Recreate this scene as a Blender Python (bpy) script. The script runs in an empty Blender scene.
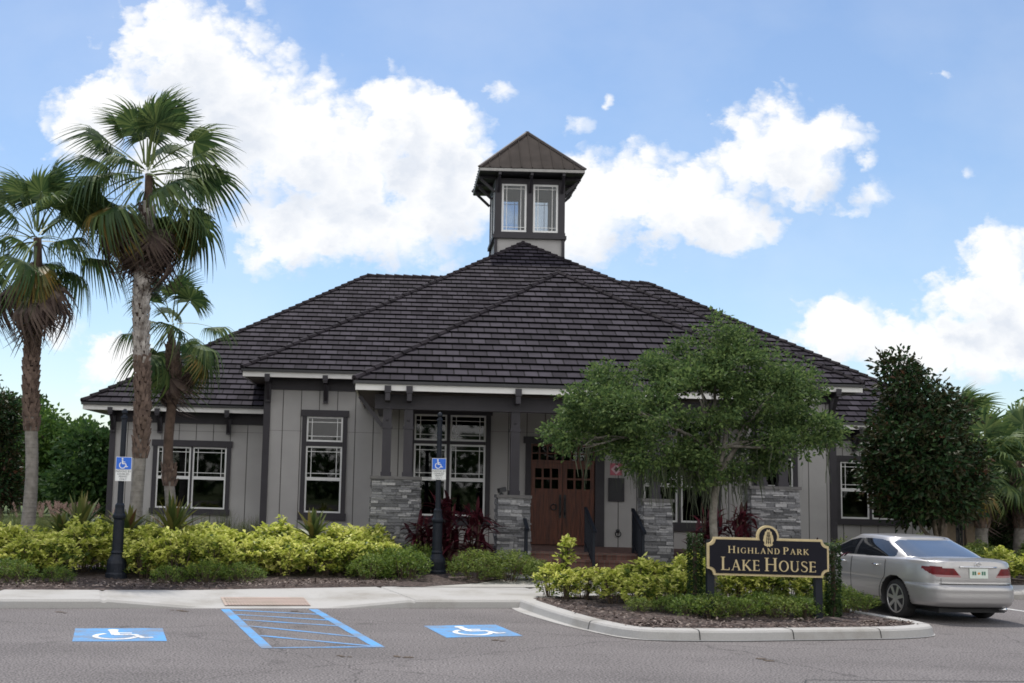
import bpy, math, random
import numpy as np
from mathutils import Vector, Matrix, noise

random.seed(7)
RNG = np.random.default_rng(11)
sc = bpy.context.scene
COL = sc.collection

# ------------------------------------------------------------------ camera
F_PX, PPX, PPY = 1200.0, 400.0, 341.5
PITCH, ROLL, EYE = math.radians(6.8), math.atan(0.0265), 2.1
cp, sp, cr, sr = math.cos(PITCH), math.sin(PITCH), math.cos(ROLL), math.sin(ROLL)
FWD = np.array([0, cp, sp]); _r = np.array([1.0, 0, 0]); _u = np.array([0, -sp, cp])
RGT = cr * _r + sr * _u; UPV = cr * _u - sr * _r
cam_d = bpy.data.cameras.new('camera'); cam = bpy.data.objects.new('camera', cam_d); COL.objects.link(cam)
cam_d.sensor_width = 36; cam_d.lens = F_PX * 36 / 1024
cam_d.shift_x = (512 - PPX) / 1024; cam_d.shift_y = 0
cam_d.clip_start = 0.1; cam_d.clip_end = 6000
cam.matrix_world = Matrix(((RGT[0], UPV[0], -FWD[0], 0), (RGT[1], UPV[1], -FWD[1], 0), (RGT[2], UPV[2], -FWD[2], EYE), (0, 0, 0, 1)))
sc.camera = cam


def _ray(x, y):
    return FWD * F_PX + RGT * (x - PPX) + UPV * (PPY - y)


def at(x, y, Y):
    d = _ray(x, y); return np.array([0, 0, EYE]) + d * (Y / d[1])


def gp(x, y, z=0.0):
    d = _ray(x, y); return np.array([0, 0, EYE]) + d * ((z - EYE) / d[2])


# ------------------------------------------------------------------ exposure, sun, sky
sc.view_settings.view_transform = 'Standard'; sc.view_settings.look = 'None'
sc.view_settings.exposure = 0.47; sc.view_settings.gamma = 1.0
sc.cycles.use_denoising = True
sc.cycles.max_bounces = 8; sc.cycles.transparent_max_bounces = 12
sc.cycles.filter_width = 1.7
SUN_EL, SUN_AZ = math.radians(67), math.radians(-14)      # azimuth clockwise from +Y (view direction)
SUN_DIR = Vector((math.sin(SUN_AZ) * math.cos(SUN_EL), math.cos(SUN_AZ) * math.cos(SUN_EL), math.sin(SUN_EL)))
sd = bpy.data.lights.new('sun', 'SUN'); sd.energy = 2.7; sd.angle = math.radians(0.8); sd.color = (1.0, 0.955, 0.89)
sun = bpy.data.objects.new('sun', sd); COL.objects.link(sun); sun.location = (0, 0, 60)
sun.rotation_euler = SUN_DIR.to_track_quat('Z', 'Y').to_euler()

W = bpy.data.worlds.new('World'); sc.world = W; W.use_nodes = True
SKY_STRENGTH, CLOUD_STRENGTH, BACK_CLOUD_FILL = 0.107, 0.76, 1.25


def build_world():
    nt = W.node_tree; nt.nodes.clear(); N = nt.nodes.new; L = nt.links.new
    out = N('ShaderNodeOutputWorld')
    sky = N('ShaderNodeTexSky'); sky.sky_type = 'NISHITA'; sky.sun_disc = False
    sky.sun_elevation = SUN_EL; sky.sun_rotation = SUN_AZ; sky.air_density = 1.0; sky.dust_density = .5; sky.ozone_density = 3.0

    def math_(op, a, b=None, c=None, clamp=False):
        n = N('ShaderNodeMath'); n.operation = op; n.use_clamp = clamp
        for i, s in enumerate((a, b, c)):
            if s is None: continue
            if isinstance(s, (int, float)): n.inputs[i].default_value = s
            else: L(s, n.inputs[i])
        return n.outputs[0]
    tc = N('ShaderNodeTexCoord'); sep = N('ShaderNodeSeparateXYZ'); L(tc.outputs['Generated'], sep.inputs[0])
    ay = math_('MAXIMUM', math_('ABSOLUTE', sep.outputs[1]), 0.06)
    u = math_('DIVIDE', sep.outputs[0], ay); v = math_('DIVIDE', sep.outputs[2], ay)
    uv = N('ShaderNodeCombineXYZ'); L(u, uv.inputs[0]); L(v, uv.inputs[1])

    def noise_(scale, detail, rough, off=0.0):
        n = N('ShaderNodeTexNoise'); n.inputs['Scale'].default_value = scale; n.inputs['Detail'].default_value = detail
        n.inputs['Roughness'].default_value = rough
        mp = N('ShaderNodeMapping'); mp.inputs['Location'].default_value = (off, off * .7, 0); mp.inputs['Scale'].default_value = (1, 1.35, 1)
        L(uv.outputs[0], mp.inputs[0]); L(mp.outputs[0], n.inputs['Vector']); return n
    n1 = noise_(9, 7, .62); n2 = noise_(30, 6, .65, 3.1); n3 = noise_(5, 5, .55, 7.7)
    # warp
    w1 = N('ShaderNodeVectorMath'); w1.operation = 'SUBTRACT'; L(n1.outputs['Color'], w1.inputs[0]); w1.inputs[1].default_value = (.5, .5, .5)
    w2 = N('ShaderNodeVectorMath'); w2.operation = 'SCALE'; L(w1.outputs[0], w2.inputs[0]); w2.inputs['Scale'].default_value = .055
    w2b = N('ShaderNodeVectorMath'); w2b.operation = 'SUBTRACT'; L(n2.outputs['Color'], w2b.inputs[0]); w2b.inputs[1].default_value = (.5, .5, .5)
    w2c = N('ShaderNodeVectorMath'); w2c.operation = 'SCALE'; L(w2b.outputs[0], w2c.inputs[0]); w2c.inputs['Scale'].default_value = .03
    w2d = N('ShaderNodeVectorMath'); w2d.operation = 'ADD'; L(w2.outputs[0], w2d.inputs[0]); L(w2c.outputs[0], w2d.inputs[1])
    w3 = N('ShaderNodeVectorMath'); w3.operation = 'ADD'; L(uv.outputs[0], w3.inputs[0]); L(w2d.outputs[0], w3.inputs[1])
    # cumulus heaps: (direction through which the heap is seen, angular half sizes)
    heaps = [(185, 40, 78, 62), (108, 112, 62, 46), (85, 135, 45, 26), (228, 95, 72, 80), (290, 140, 74, 70), (345, 165, 70, 66), (402, 118, 46, 48), (436, 135, 46, 46), (445, 190, 62, 60), (360, 225, 110, 50), (300, 232, 62, 40), (200, 150, 90, 60),
             (775, 128, 50, 40), (820, 140, 46, 28), (746, 152, 54, 50), (672, 152, 22, 18), (622, 192, 70, 46), (682, 202, 85, 50), (720, 226, 62, 34), (790, 168, 52, 36), (575, 215, 60, 48),
             (498, 92, 25, 20), (580, 116, 20, 12), (610, 98, 7, 9), (848, 208, 24, 11), (878, 192, 26, 15), (868, 165, 16, 9), (994, 262, 52, 40), (960, 288, 46, 22), (1018, 300, 62, 40), (842, 326, 46, 30), (900, 350, 110, 34), (990, 345, 90, 38),
             (960, 178, 20, 13), (938, 72, 10, 7), (115, 368, 46, 24), (60, 335, 30, 20), (-150, 150, 120, 80), (1210, 130, 140, 80)]

    def field(shift, small=False):
        best = None
        sv = N('ShaderNodeVectorMath'); sv.operation = 'ADD'; L(w3.outputs[0], sv.inputs[0]); sv.inputs[1].default_value = (shift * -.25, shift, 0)
        for (px, py, rx, ry) in [h for h in heaps if (h[2] <= 44) == small]:
            d = _ray(px, py); c = (d[0] / d[1], d[2] / d[1], 0)
            s = N('ShaderNodeVectorMath'); s.operation = 'SUBTRACT'; L(sv.outputs[0], s.inputs[0]); s.inputs[1].default_value = c
            m = N('ShaderNodeVectorMath'); m.operation = 'MULTIPLY'; L(s.outputs[0], m.inputs[0]); m.inputs[1].default_value = (F_PX / rx, F_PX / ry, 0)
            ln = N('ShaderNodeVectorMath'); ln.operation = 'LENGTH'; L(m.outputs[0], ln.inputs[0])
            f = math_('SUBTRACT', 1.15 if rx > 44 else 1.0, ln.outputs['Value'])
            best = f if best is None else math_('SMOOTH_MAX', best, f, .25)
        return best
    def billow(scale):
        vn = N('ShaderNodeTexVoronoi'); vn.feature = 'F1'; vn.inputs['Scale'].default_value = scale; L(w3.outputs[0], vn.inputs['Vector']); return math_('SUBTRACT', .42, vn.outputs['Distance'])
    puff = math_('ADD', math_('MULTIPLY', billow(34), .6), math_('MULTIPLY', billow(85), .34))
    rough0 = math_('ADD', math_('MULTIPLY', math_('SUBTRACT', n2.outputs[0], .5), .7), math_('MULTIPLY', math_('SUBTRACT', n1.outputs[0], .5), .7))
    rough = math_('ADD', rough0, puff)
    e = math_('ADD', field(0), rough); above = math_('ADD', field(.042), math_('MULTIPLY', rough, 1.35))
    mr = N('ShaderNodeMapRange'); mr.interpolation_type = 'SMOOTHSTEP'; L(e, mr.inputs[0]); mr.inputs[1].default_value = -.14; mr.inputs[2].default_value = .46
    ms_ = N('ShaderNodeMapRange'); ms_.interpolation_type = 'SMOOTHSTEP'; L(math_('ADD', field(0, True), math_('MULTIPLY', rough, 1.5)), ms_.inputs[0]); ms_.inputs[1].default_value = -.15; ms_.inputs[2].default_value = 1.05; ms_.inputs[4].default_value = .85
    dens = math_('MAXIMUM', mr.outputs[0], ms_.outputs[0])
    # thin veil
    veil = N('ShaderNodeMapRange'); L(n3.outputs[0], veil.inputs[0]); veil.inputs[1].default_value = .42; veil.inputs[2].default_value = .8; veil.inputs[4].default_value = .16
    tot = math_('MAXIMUM', math_('MULTIPLY', dens, .97), veil.outputs[0])
    # fade just above the ground only
    # brighter rims and heads, greyer hearts
    hr = N('ShaderNodeMapRange'); L(above, hr.inputs[0]); hr.inputs[1].default_value = .15; hr.inputs[2].default_value = 1.15
    cc = N('ShaderNodeMix'); cc.data_type = 'RGBA'; L(hr.outputs[0], cc.inputs[0]); cc.inputs[6].default_value = (1.0, 1.0, 1.0, 1); cc.inputs[7].default_value = (.76, .80, .87, 1)
    b1 = N('ShaderNodeBackground'); b1.inputs[1].default_value = SKY_STRENGTH; L(sky.outputs[0], b1.inputs[0])
    b2 = N('ShaderNodeBackground'); b2.inputs[1].default_value = CLOUD_STRENGTH; L(cc.outputs[2], b2.inputs[0])
    ms = N('ShaderNodeMixShader'); L(tot, ms.inputs[0]); L(b1.outputs[0], ms.inputs[1]); L(b2.outputs[0], ms.inputs[2])
    # unseen cloud field added behind the camera, extra bright to light the house front
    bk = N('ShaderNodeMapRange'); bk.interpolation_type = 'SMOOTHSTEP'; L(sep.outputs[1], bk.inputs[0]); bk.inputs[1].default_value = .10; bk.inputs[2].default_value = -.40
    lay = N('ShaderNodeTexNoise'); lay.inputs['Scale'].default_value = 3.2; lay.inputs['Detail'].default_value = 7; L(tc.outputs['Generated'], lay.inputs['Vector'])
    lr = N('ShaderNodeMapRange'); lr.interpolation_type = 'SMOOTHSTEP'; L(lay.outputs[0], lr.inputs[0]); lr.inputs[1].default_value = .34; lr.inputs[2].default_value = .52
    b3 = N('ShaderNodeBackground'); b3.inputs[0].default_value = (1, .985, .96, 1); b3.inputs[1].default_value = BACK_CLOUD_FILL
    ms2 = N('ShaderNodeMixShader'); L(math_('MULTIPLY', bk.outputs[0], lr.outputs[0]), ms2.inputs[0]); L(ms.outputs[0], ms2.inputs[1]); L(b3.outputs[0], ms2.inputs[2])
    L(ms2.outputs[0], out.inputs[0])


build_world()


# ------------------------------------------------------------------ materials
def new_mat(name):
    m = bpy.data.materials.new(name); m.use_nodes = True
    nt = m.node_tree; return m, nt, nt.nodes, nt.links, nt.nodes['Principled BSDF']


def mat(name, col, rough=.6, var=.12, scale=6.0, bump=0.0, bscale=40.0, metallic=0.0, coat=0.0, spec=.5, col2=None):
    """Plain surface with a little uneven colour, roughness and grain."""
    m, nt, N, L, b = new_mat(name)
    b.inputs['Roughness'].default_value = rough; b.inputs['Metallic'].default_value = metallic
    b.inputs['Coat Weight'].default_value = coat; b.inputs['Specular IOR Level'].default_value = spec
    tc = N.new('ShaderNodeTexCoord'); n = N.new('ShaderNodeTexNoise'); n.inputs['Scale'].default_value = scale; n.inputs['Detail'].default_value = 6
    L.new(tc.outputs['Object'], n.inputs['Vector'])
    mr = N.new('ShaderNodeMapRange'); L.new(n.outputs[0], mr.inputs[0]); mr.inputs[1].default_value = .3; mr.inputs[2].default_value = .7
    mx = N.new('ShaderNodeMix'); mx.data_type = 'RGBA'; L.new(mr.outputs[0], mx.inputs[0])
    c2 = col2 if col2 else tuple(min(1, c * (1 + var)) for c in col)
    c1 = col if col2 else tuple(c * (1 - var) for c in col)
    mx.inputs[6].default_value = (*c1, 1); mx.inputs[7].default_value = (*c2, 1); L.new(mx.outputs[2], b.inputs['Base Color'])
    if bump:
        n2 = N.new('ShaderNodeTexNoise'); n2.inputs['Scale'].default_value = bscale; n2.inputs['Detail'].default_value = 5; L.new(tc.outputs['Object'], n2.inputs['Vector'])
        bp = N.new('ShaderNodeBump'); bp.inputs['Strength'].default_value = bump; bp.inputs['Distance'].default_value = .02
        L.new(n2.outputs[0], bp.inputs['Height']); L.new(bp.outputs[0], b.inputs['Normal'])
    return m


def leaf_mat(name, cols, trans=.35, rough=.5, spec=.4, back=None):
    """Leaves: colour differs leaf by leaf, light passes through."""
    m, nt, N, L, b = new_mat(name)
    g = N.new('ShaderNodeNewGeometry'); oi = N.new('ShaderNodeObjectInfo')
    ad = N.new('ShaderNodeMath'); ad.operation = 'ADD'; L.new(g.outputs['Random Per Island'], ad.inputs[0])
    ml = N.new('ShaderNodeMath'); ml.operation = 'MULTIPLY_ADD'; L.new(oi.outputs['Random'], ml.inputs[0]); ml.inputs[1].default_value = .2; ml.inputs[2].default_value = -.1
    L.new(ml.outputs[0], ad.inputs[1])
    r = N.new('ShaderNodeValToRGB'); el = r.color_ramp.elements
    while len(el) < len(cols): el.new(.5)
    for i, c in enumerate(cols):
        el[i].position = i / (len(cols) - 1); el[i].color = (*c, 1)
    L.new(ad.outputs[0], r.inputs[0])
    colout = r.outputs[0]
    if back:
        mb = N.new('ShaderNodeMix'); mb.data_type = 'RGBA'; L.new(g.outputs['Backfacing'], mb.inputs[0]); L.new(r.outputs[0], mb.inputs[6]); mb.inputs[7].default_value = (*back, 1)
        colout = mb.outputs[2]
    L.new(colout, b.inputs['Base Color']); b.inputs['Roughness'].default_value = rough; b.inputs['Specular IOR Level'].default_value = spec
    t = N.new('ShaderNodeBsdfTranslucent'); L.new(colout, t.inputs[0])
    ms = N.new('ShaderNodeMixShader'); ms.inputs[0].default_value = trans
    L.new(b.outputs[0], ms.inputs[1]); L.new(t.outputs[0], ms.inputs[2]); L.new(ms.outputs[0], N['Material Output'].inputs[0])
    return m


def glass_mat(name, tint=(.25, .27, .28), refl=.9):
    m, nt, N, L, b = new_mat(name)
    fr = N.new('ShaderNodeFresnel'); fr.inputs[0].default_value = 1.5
    t = N.new('ShaderNodeBsdfTransparent'); t.inputs[0].default_value = (*tint, 1)
    g = N.new('ShaderNodeBsdfGlossy'); g.inputs[0].default_value = (refl, refl, refl, 1); g.inputs['Roughness'].default_value = .02
    ms = N.new('ShaderNodeMixShader'); L.new(fr.outputs[0], ms.inputs[0]); L.new(t.outputs[0], ms.inputs[1]); L.new(g.outputs[0], ms.inputs[2])
    L.new(ms.outputs[0], N['Material Output'].inputs[0]); return m


def asphalt_mat():
    m, nt, N, L, b = new_mat('asphalt'); tc = N.new('ShaderNodeTexCoord')
    def nz(s, d=4, sc3=None):
        n = N.new('ShaderNodeTexNoise'); n.inputs['Scale'].default_value = s; n.inputs['Detail'].default_value = d
        if sc3:
            mp = N.new('ShaderNodeMapping'); mp.inputs['Scale'].default_value = sc3; mp.inputs['Rotation'].default_value = (0, 0, -.25); L.new(tc.outputs['Object'], mp.inputs[0]); L.new(mp.outputs[0], n.inputs['Vector'])
        else: L.new(tc.outputs['Object'], n.inputs['Vector'])
        return n
    fine = nz(38, 4); mid = nz(.55, 6); streak = nz(1.0, 5, (.12, 1.3, 1))
    r = N.new('ShaderNodeValToRGB'); r.color_ramp.elements[0].position = .33; r.color_ramp.elements[0].color = (.040, .037, .036, 1)
    r.color_ramp.elements[1].position = .68; r.color_ramp.elements[1].color = (.25, .228, .225, 1); L.new(fine.outputs[0], r.inputs[0])
    a = N.new('ShaderNodeMath'); a.operation = 'MULTIPLY_ADD'; L.new(mid.outputs[0], a.inputs[0]); a.inputs[1].default_value = .55; a.inputs[2].default_value = .72
    a2 = N.new('ShaderNodeMath'); a2.operation = 'MULTIPLY_ADD'; L.new(streak.outputs[0], a2.inputs[0]); a2.inputs[1].default_value = .35; a2.inputs[2].default_value = .83
    a3 = N.new('ShaderNodeMath'); a3.operation = 'MULTIPLY'; L.new(a.outputs[0], a3.inputs[0]); L.new(a2.outputs[0], a3.inputs[1])
    oil = nz(1.7, 3); om = N.new('ShaderNodeMapRange'); L.new(oil.outputs[0], om.inputs[0]); om.inputs[1].default_value = .62; om.inputs[2].default_value = .74; om.inputs[3].default_value = 1.0; om.inputs[4].default_value = .74
    wv = N.new('ShaderNodeVectorMath'); wv.operation = 'SCALE'; wn = nz(1.6, 5); L.new(wn.outputs['Color'], wv.inputs[0]); wv.inputs['Scale'].default_value = .55
    wa = N.new('ShaderNodeVectorMath'); wa.operation = 'ADD'; L.new(tc.outputs['Object'], wa.inputs[0]); L.new(wv.outputs[0], wa.inputs[1])
    vo = N.new('ShaderNodeTexVoronoi'); vo.feature = 'DISTANCE_TO_EDGE'; vo.inputs['Scale'].default_value = .21; L.new(wa.outputs[0], vo.inputs['Vector'])
    cm = N.new('ShaderNodeMapRange'); L.new(vo.outputs['Distance'], cm.inputs[0]); cm.inputs[1].default_value = .0; cm.inputs[2].default_value = .005; cm.inputs[3].default_value = .62; cm.inputs[4].default_value = 1.0
    b1_ = N.new('ShaderNodeMath'); b1_.operation = 'MULTIPLY'; L.new(om.outputs[0], b1_.inputs[0]); L.new(cm.outputs[0], b1_.inputs[1])
    b2_ = N.new('ShaderNodeMath'); b2_.operation = 'MULTIPLY'; L.new(a3.outputs[0], b2_.inputs[0]); L.new(b1_.outputs[0], b2_.inputs[1]); a3 = b2_
    hs = N.new('ShaderNodeVectorMath'); hs.operation = 'SCALE'; L.new(r.outputs[0], hs.inputs[0]); L.new(a3.outputs[0], hs.inputs['Scale'])
    L.new(hs.outputs[0], b.inputs['Base Color']); b.inputs['Roughness'].default_value = .9; b.inputs['Specular IOR Level'].default_value = .25
    bp = N.new('ShaderNodeBump'); bp.inputs['Strength'].default_value = .5; bp.inputs['Distance'].default_value = .012; L.new(fine.outputs[0], bp.inputs['Height']); L.new(bp.outputs[0], b.inputs['Normal'])
    return m


def paint_on_asphalt(name, col, wear=.5):
    m, nt, N, L, b = new_mat(name); tc = N.new('ShaderNodeTexCoord')
    n = N.new('ShaderNodeTexNoise'); n.inputs['Scale'].default_value = 26; n.inputs['Detail'].default_value = 6; n.inputs['Roughness'].default_value = .7; L.new(tc.outputs['Object'], n.inputs['Vector'])
    n2 = N.new('ShaderNodeTexNoise'); n2.inputs['Scale'].default_value = 2.2; L.new(tc.outputs['Object'], n2.inputs['Vector'])
    s = N.new('ShaderNodeMath'); s.operation = 'ADD'; L.new(n.outputs[0], s.inputs[0]); L.new(n2.outputs[0], s.inputs[1])
    mr = N.new('ShaderNodeMapRange'); L.new(s.outputs[0], mr.inputs[0]); mr.inputs[1].default_value = 1.08 - wear * .2; mr.inputs[2].default_value = 1.45 - wear * .2; mr.inputs[4].default_value = .8
    mx = N.new('ShaderNodeMix'); mx.data_type = 'RGBA'; L.new(mr.outputs[0], mx.inputs[0]); mx.inputs[6].default_value = (*col, 1); mx.inputs[7].default_value = (.17, .165, .165, 1)
    L.new(mx.outputs[2], b.inputs['Base Color']); b.inputs['Roughness'].default_value = .8; return m


def concrete_mat(name='concrete', base=(.37, .357, .33), stain=(.28, .265, .23)):
    m, nt, N, L, b = new_mat(name); tc = N.new('ShaderNodeTexCoord')
    n = N.new('ShaderNodeTexNoise'); n.inputs['Scale'].default_value = .9; n.inputs['Detail'].default_value = 8; n.inputs['Roughness'].default_value = .65; L.new(tc.outputs['Object'], n.inputs['Vector'])
    r = N.new('ShaderNodeValToRGB'); r.color_ramp.elements[0].position = .3; r.color_ramp.elements[0].color = (*stain, 1); r.color_ramp.elements[1].position = .52; r.color_ramp.elements[1].color = (*base, 1)
    L.new(n.outputs[0], r.inputs[0])
    f = N.new('ShaderNodeTexNoise'); f.inputs['Scale'].default_value = 60; f.inputs['Detail'].default_value = 3; L.new(tc.outputs['Object'], f.inputs['Vector'])
    a = N.new('ShaderNodeMath'); a.operation = 'MULTIPLY_ADD'; L.new(f.outputs[0], a.inputs[0]); a.inputs[1].default_value = .35; a.inputs[2].default_value = .82
    v = N.new('ShaderNodeVectorMath'); v.operation = 'SCALE'; L.new(r.outputs[0], v.inputs[0]); L.new(a.outputs[0], v.inputs['Scale']); L.new(v.outputs[0], b.inputs['Base Color'])
    b.inputs['Roughness'].default_value = .85; b.inputs['Specular IOR Level'].default_value = .3
    bp = N.new('ShaderNodeBump'); bp.inputs['Strength'].default_value = .2; bp.inputs['Distance'].default_value = .01; L.new(f.outputs[0], bp.inputs['Height']); L.new(bp.outputs[0], b.inputs['Normal'])
    return m


def mulch_mat():
    m, nt, N, L, b = new_mat('mulch'); tc = N.new('ShaderNodeTexCoord')
    vo = N.new('ShaderNodeTexVoronoi'); vo.inputs['Scale'].default_value = 22
    mp = N.new('ShaderNodeMapping'); mp.inputs['Scale'].default_value = (1, 2.0, 1); L.new(tc.outputs['Object'], mp.inputs[0]); L.new(mp.outputs[0], vo.inputs['Vector'])
    sp_ = N.new('ShaderNodeSeparateColor'); L.new(vo.outputs['Color'], sp_.inputs[0])
    r = N.new('ShaderNodeValToRGB'); el = r.color_ramp.elements
    el[0].color = (.012, .008, .007, 1); el[1].color = (.16, .125, .11, 1); e = el.new(.5); e.color = (.045, .027, .021, 1); e = el.new(.8); e.color = (.075, .05, .042, 1)
    L.new(sp_.outputs[0], r.inputs[0]); L.new(r.outputs[0], b.inputs['Base Color']); b.inputs['Roughness'].default_value = .95
    bp = N.new('ShaderNodeBump'); bp.inputs['Strength'].default_value = .9; bp.inputs['Distance'].default_value = .03; L.new(sp_.outputs[1], bp.inputs['Height']); L.new(bp.outputs[0], b.inputs['Normal'])
    return m


def roof_tile_mat():
    """Flat concrete tiles: one tint per tile (UV in metres: along the course, up the slope)."""
    m, nt, N, L, b = new_mat('roof_tile'); uvn = N.new('ShaderNodeUVMap'); uvn.uv_map = 'UVMap'
    br = N.new('ShaderNodeTexBrick'); br.offset = .5; br.inputs['Scale'].default_value = 1.0; br.inputs['Brick Width'].default_value = .33; br.inputs['Row Height'].default_value = .36
    br.inputs['Mortar Size'].default_value = .017; br.inputs['Mortar Smooth'].default_value = .2; br.inputs['Bias'].default_value = 0
    br.inputs['Color1'].default_value = (.024, .0208, .0268, 1); br.inputs['Color2'].default_value = (.054, .0480, .0595, 1); br.inputs['Mortar'].default_value = (.004, .0036, .0042, 1)
    L.new(uvn.outputs[0], br.inputs['Vector'])
    n = N.new('ShaderNodeTexNoise'); n.inputs['Scale'].default_value = 2.5; n.inputs['Detail'].default_value = 8; n.inputs['Roughness'].default_value = .7; L.new(uvn.outputs[0], n.inputs['Vector'])
    a = N.new('ShaderNodeMath'); a.operation = 'MULTIPLY_ADD'; L.new(n.outputs[0], a.inputs[0]); a.inputs[1].default_value = 1.2; a.inputs[2].default_value = .35
    v = N.new('ShaderNodeVectorMath'); v.operation = 'SCALE'; L.new(br.outputs[0], v.inputs[0]); L.new(a.outputs[0], v.inputs['Scale']); L.new(v.outputs[0], b.inputs['Base Color'])
    b.inputs['Roughness'].default_value = .75; b.inputs['Specular IOR Level'].default_value = .05
    f = N.new('ShaderNodeTexNoise'); f.inputs['Scale'].default_value = 50; L.new(uvn.outputs[0], f.inputs['Vector'])
    bp = N.new('ShaderNodeBump'); bp.inputs['Strength'].default_value = .35; bp.inputs['Distance'].default_value = .01; L.new(f.outputs[0], bp.inputs['Height']); L.new(bp.outputs[0], b.inputs['Normal'])
    return m


def wood_door_mat():
    m, nt, N, L, b = new_mat('stained_door_wood'); tc = N.new('ShaderNodeTexCoord'); mp = N.new('ShaderNodeMapping'); mp.inputs['Scale'].default_value = (14, 3, 1.2)
    L.new(tc.outputs['Object'], mp.inputs[0]); n = N.new('ShaderNodeTexNoise'); n.inputs['Scale'].default_value = 2; n.inputs['Detail'].default_value = 7; L.new(mp.outputs[0], n.inputs['Vector'])
    r = N.new('ShaderNodeValToRGB'); r.color_ramp.elements[0].position = .3; r.color_ramp.elements[0].color = (.040, .011, .006, 1); r.color_ramp.elements[1].position = .7; r.color_ramp.elements[1].color = (.135, .036, .016, 1)
    L.new(n.outputs[0], r.inputs[0]); L.new(r.outputs[0], b.inputs['Base Color']); b.inputs['Roughness'].default_value = .45; return m


def brick_mat():
    m, nt, N, L, b = new_mat('porch_brick'); tc = N.new('ShaderNodeTexCoord')
    br = N.new('ShaderNodeTexBrick'); br.inputs['Scale'].default_value = 1; br.inputs['Brick Width'].default_value = .11; br.inputs['Row Height'].default_value = .22; br.offset = 0
    br.inputs['Mortar Size'].default_value = .008; br.inputs['Color1'].default_value = (.10, .045, .034, 1); br.inputs['Color2'].default_value = (.17, .085, .068, 1); br.inputs['Mortar'].default_value = (.10, .085, .075, 1)
    sx = N.new('ShaderNodeSeparateXYZ'); L.new(tc.outputs['Object'], sx.inputs[0]); ad = N.new('ShaderNodeMath'); ad.operation = 'ADD'; L.new(sx.outputs[1], ad.inputs[0]); L.new(sx.outputs[2], ad.inputs[1])
    cx = N.new('ShaderNodeCombineXYZ'); L.new(sx.outputs[0], cx.inputs[0]); L.new(ad.outputs[0], cx.inputs[1]); L.new(cx.outputs[0], br.inputs['Vector'])
    L.new(br.outputs[0], b.inputs['Base Color']); b.inputs['Roughness'].default_value = .85; return m


M = {}
M['asphalt'] = asphalt_mat()
M['concrete'] = concrete_mat()
M['curb'] = concrete_mat('kerb_concrete', (.38, .37, .355), (.275, .26, .235))
M['ramp_red'] = concrete_mat('tactile_paving', (.40, .315, .275), (.33, .28, .23))
M['mulch'] = mulch_mat()
M['black_joint'] = mat('joint_tar', (.03, .03, .03), .8)
M['lawn'] = mat('lawn_soil', (.045, .075, .018), .95, scale=3, col2=(.10, .13, .035), bump=.6, bscale=60)
M['blue_paint'] = paint_on_asphalt('blue_paint', (.075, .29, .60), 1.2)
M['blue_faded'] = paint_on_asphalt('blue_paint_worn', (.085, .28, .58), 1.25)
M['white_paint'] = paint_on_asphalt('white_paint', (.72, .72, .70), .45)
M['siding'] = mat('grey_siding', (.355, .345, .342), .72, var=.08, scale=1.2, bump=.05)
M['siding_gap'] = mat('siding_joint', (.07, .065, .06), .8)
M['trim'] = mat('charcoal_trim', (.026, .023, .030), .6, var=.15, scale=3)
M['soffit'] = mat('soffit_boards', (.10, .085, .075), .7, var=.15, scale=3)
M['fascia'] = mat('white_fascia', (.66, .65, .64), .55, var=.05, scale=2)
M['tile'] = roof_tile_mat()
M['ridge'] = mat('ridge_tile', (.026, .022, .026), .8, var=.45, scale=3.1, bump=.2, spec=.1)
M['gutter'] = mat('gutter_metal', (.03, .03, .034), .45, var=.1)
M['seam'] = mat('standing_seam', (.040, .033, .030), .8, var=.22, scale=2, spec=.06)
M['seam_ridge'] = mat('seam_ridge_cap', (.10, .085, .08), .6, var=.2, scale=2, spec=.2)
M['white_frame'] = mat('window_white', (.72, .72, .72), .4, var=.04)
M['glass'] = glass_mat('window_glass', (.42, .44, .46))
M['tower_glass'] = glass_mat('cupola_glass', (.72, .76, .80))
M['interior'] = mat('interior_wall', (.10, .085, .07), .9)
M['stone'] = mat('ledge_stone', (.20, .195, .195), .85, scale=9, col2=(.36, .35, .345), bump=.6, bscale=25)
M['stone_cap'] = mat('pier_cap', (.11, .105, .105), .8, var=.2)
M['doorwood'] = wood_door_mat()
M['brick'] = brick_mat()
M['black_metal'] = mat('black_metal', (.012, .013, .017), .4, var=.2)
M['navy_metal'] = mat('post_metal', (.010, .013, .020), .5, var=.2, spec=.25)
M['sign_blue'] = mat('sign_blue', (.015, .13, .62), .4, var=.03)
M['sign_white'] = mat('sign_white', (.74, .75, .74), .45, var=.03)
M['sign_ink'] = mat('sign_ink', (.04, .05, .06), .5)
M['gold'] = mat('gold_leaf', (.52, .42, .23), .5, var=.08)
M['sign_black'] = mat('sign_panel_black', (.006, .006, .012), .5, var=.1, spec=.2)
M['red_sign'] = mat('notice_red', (.48, .12, .17), .5, var=.05)
M['bark_grey'] = mat('palm_trunk_grey', (.15, .137, .122), .9, scale=7, col2=(.26, .24, .22), bump=.7, bscale=18)
M['boot_pale'] = mat('palm_boots_pale', (.09, .07, .058), .9, scale=5, col2=(.56, .52, .49), bump=.5)
M['boot_red'] = mat('palm_boots_brown', (.06, .038, .030), .9, scale=7, col2=(.185, .13, .105), bump=.5)
M['boot_core'] = mat('palm_trunk_dark', (.05, .032, .024), .95, scale=8, col2=(.12, .08, .06), bump=.6)
M['petiole'] = mat('palm_stalk', (.13, .17, .05), .55, var=.2)
M['frond'] = leaf_mat('palm_frond', [(.030, .062, .024), (.065, .112, .038), (.15, .20, .065)], .38, .5, .25)
M['frond_old'] = leaf_mat('palm_frond_yellowing', [(.06, .085, .02), (.13, .12, .025), (.22, .14, .03)], .30, .5)
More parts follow.
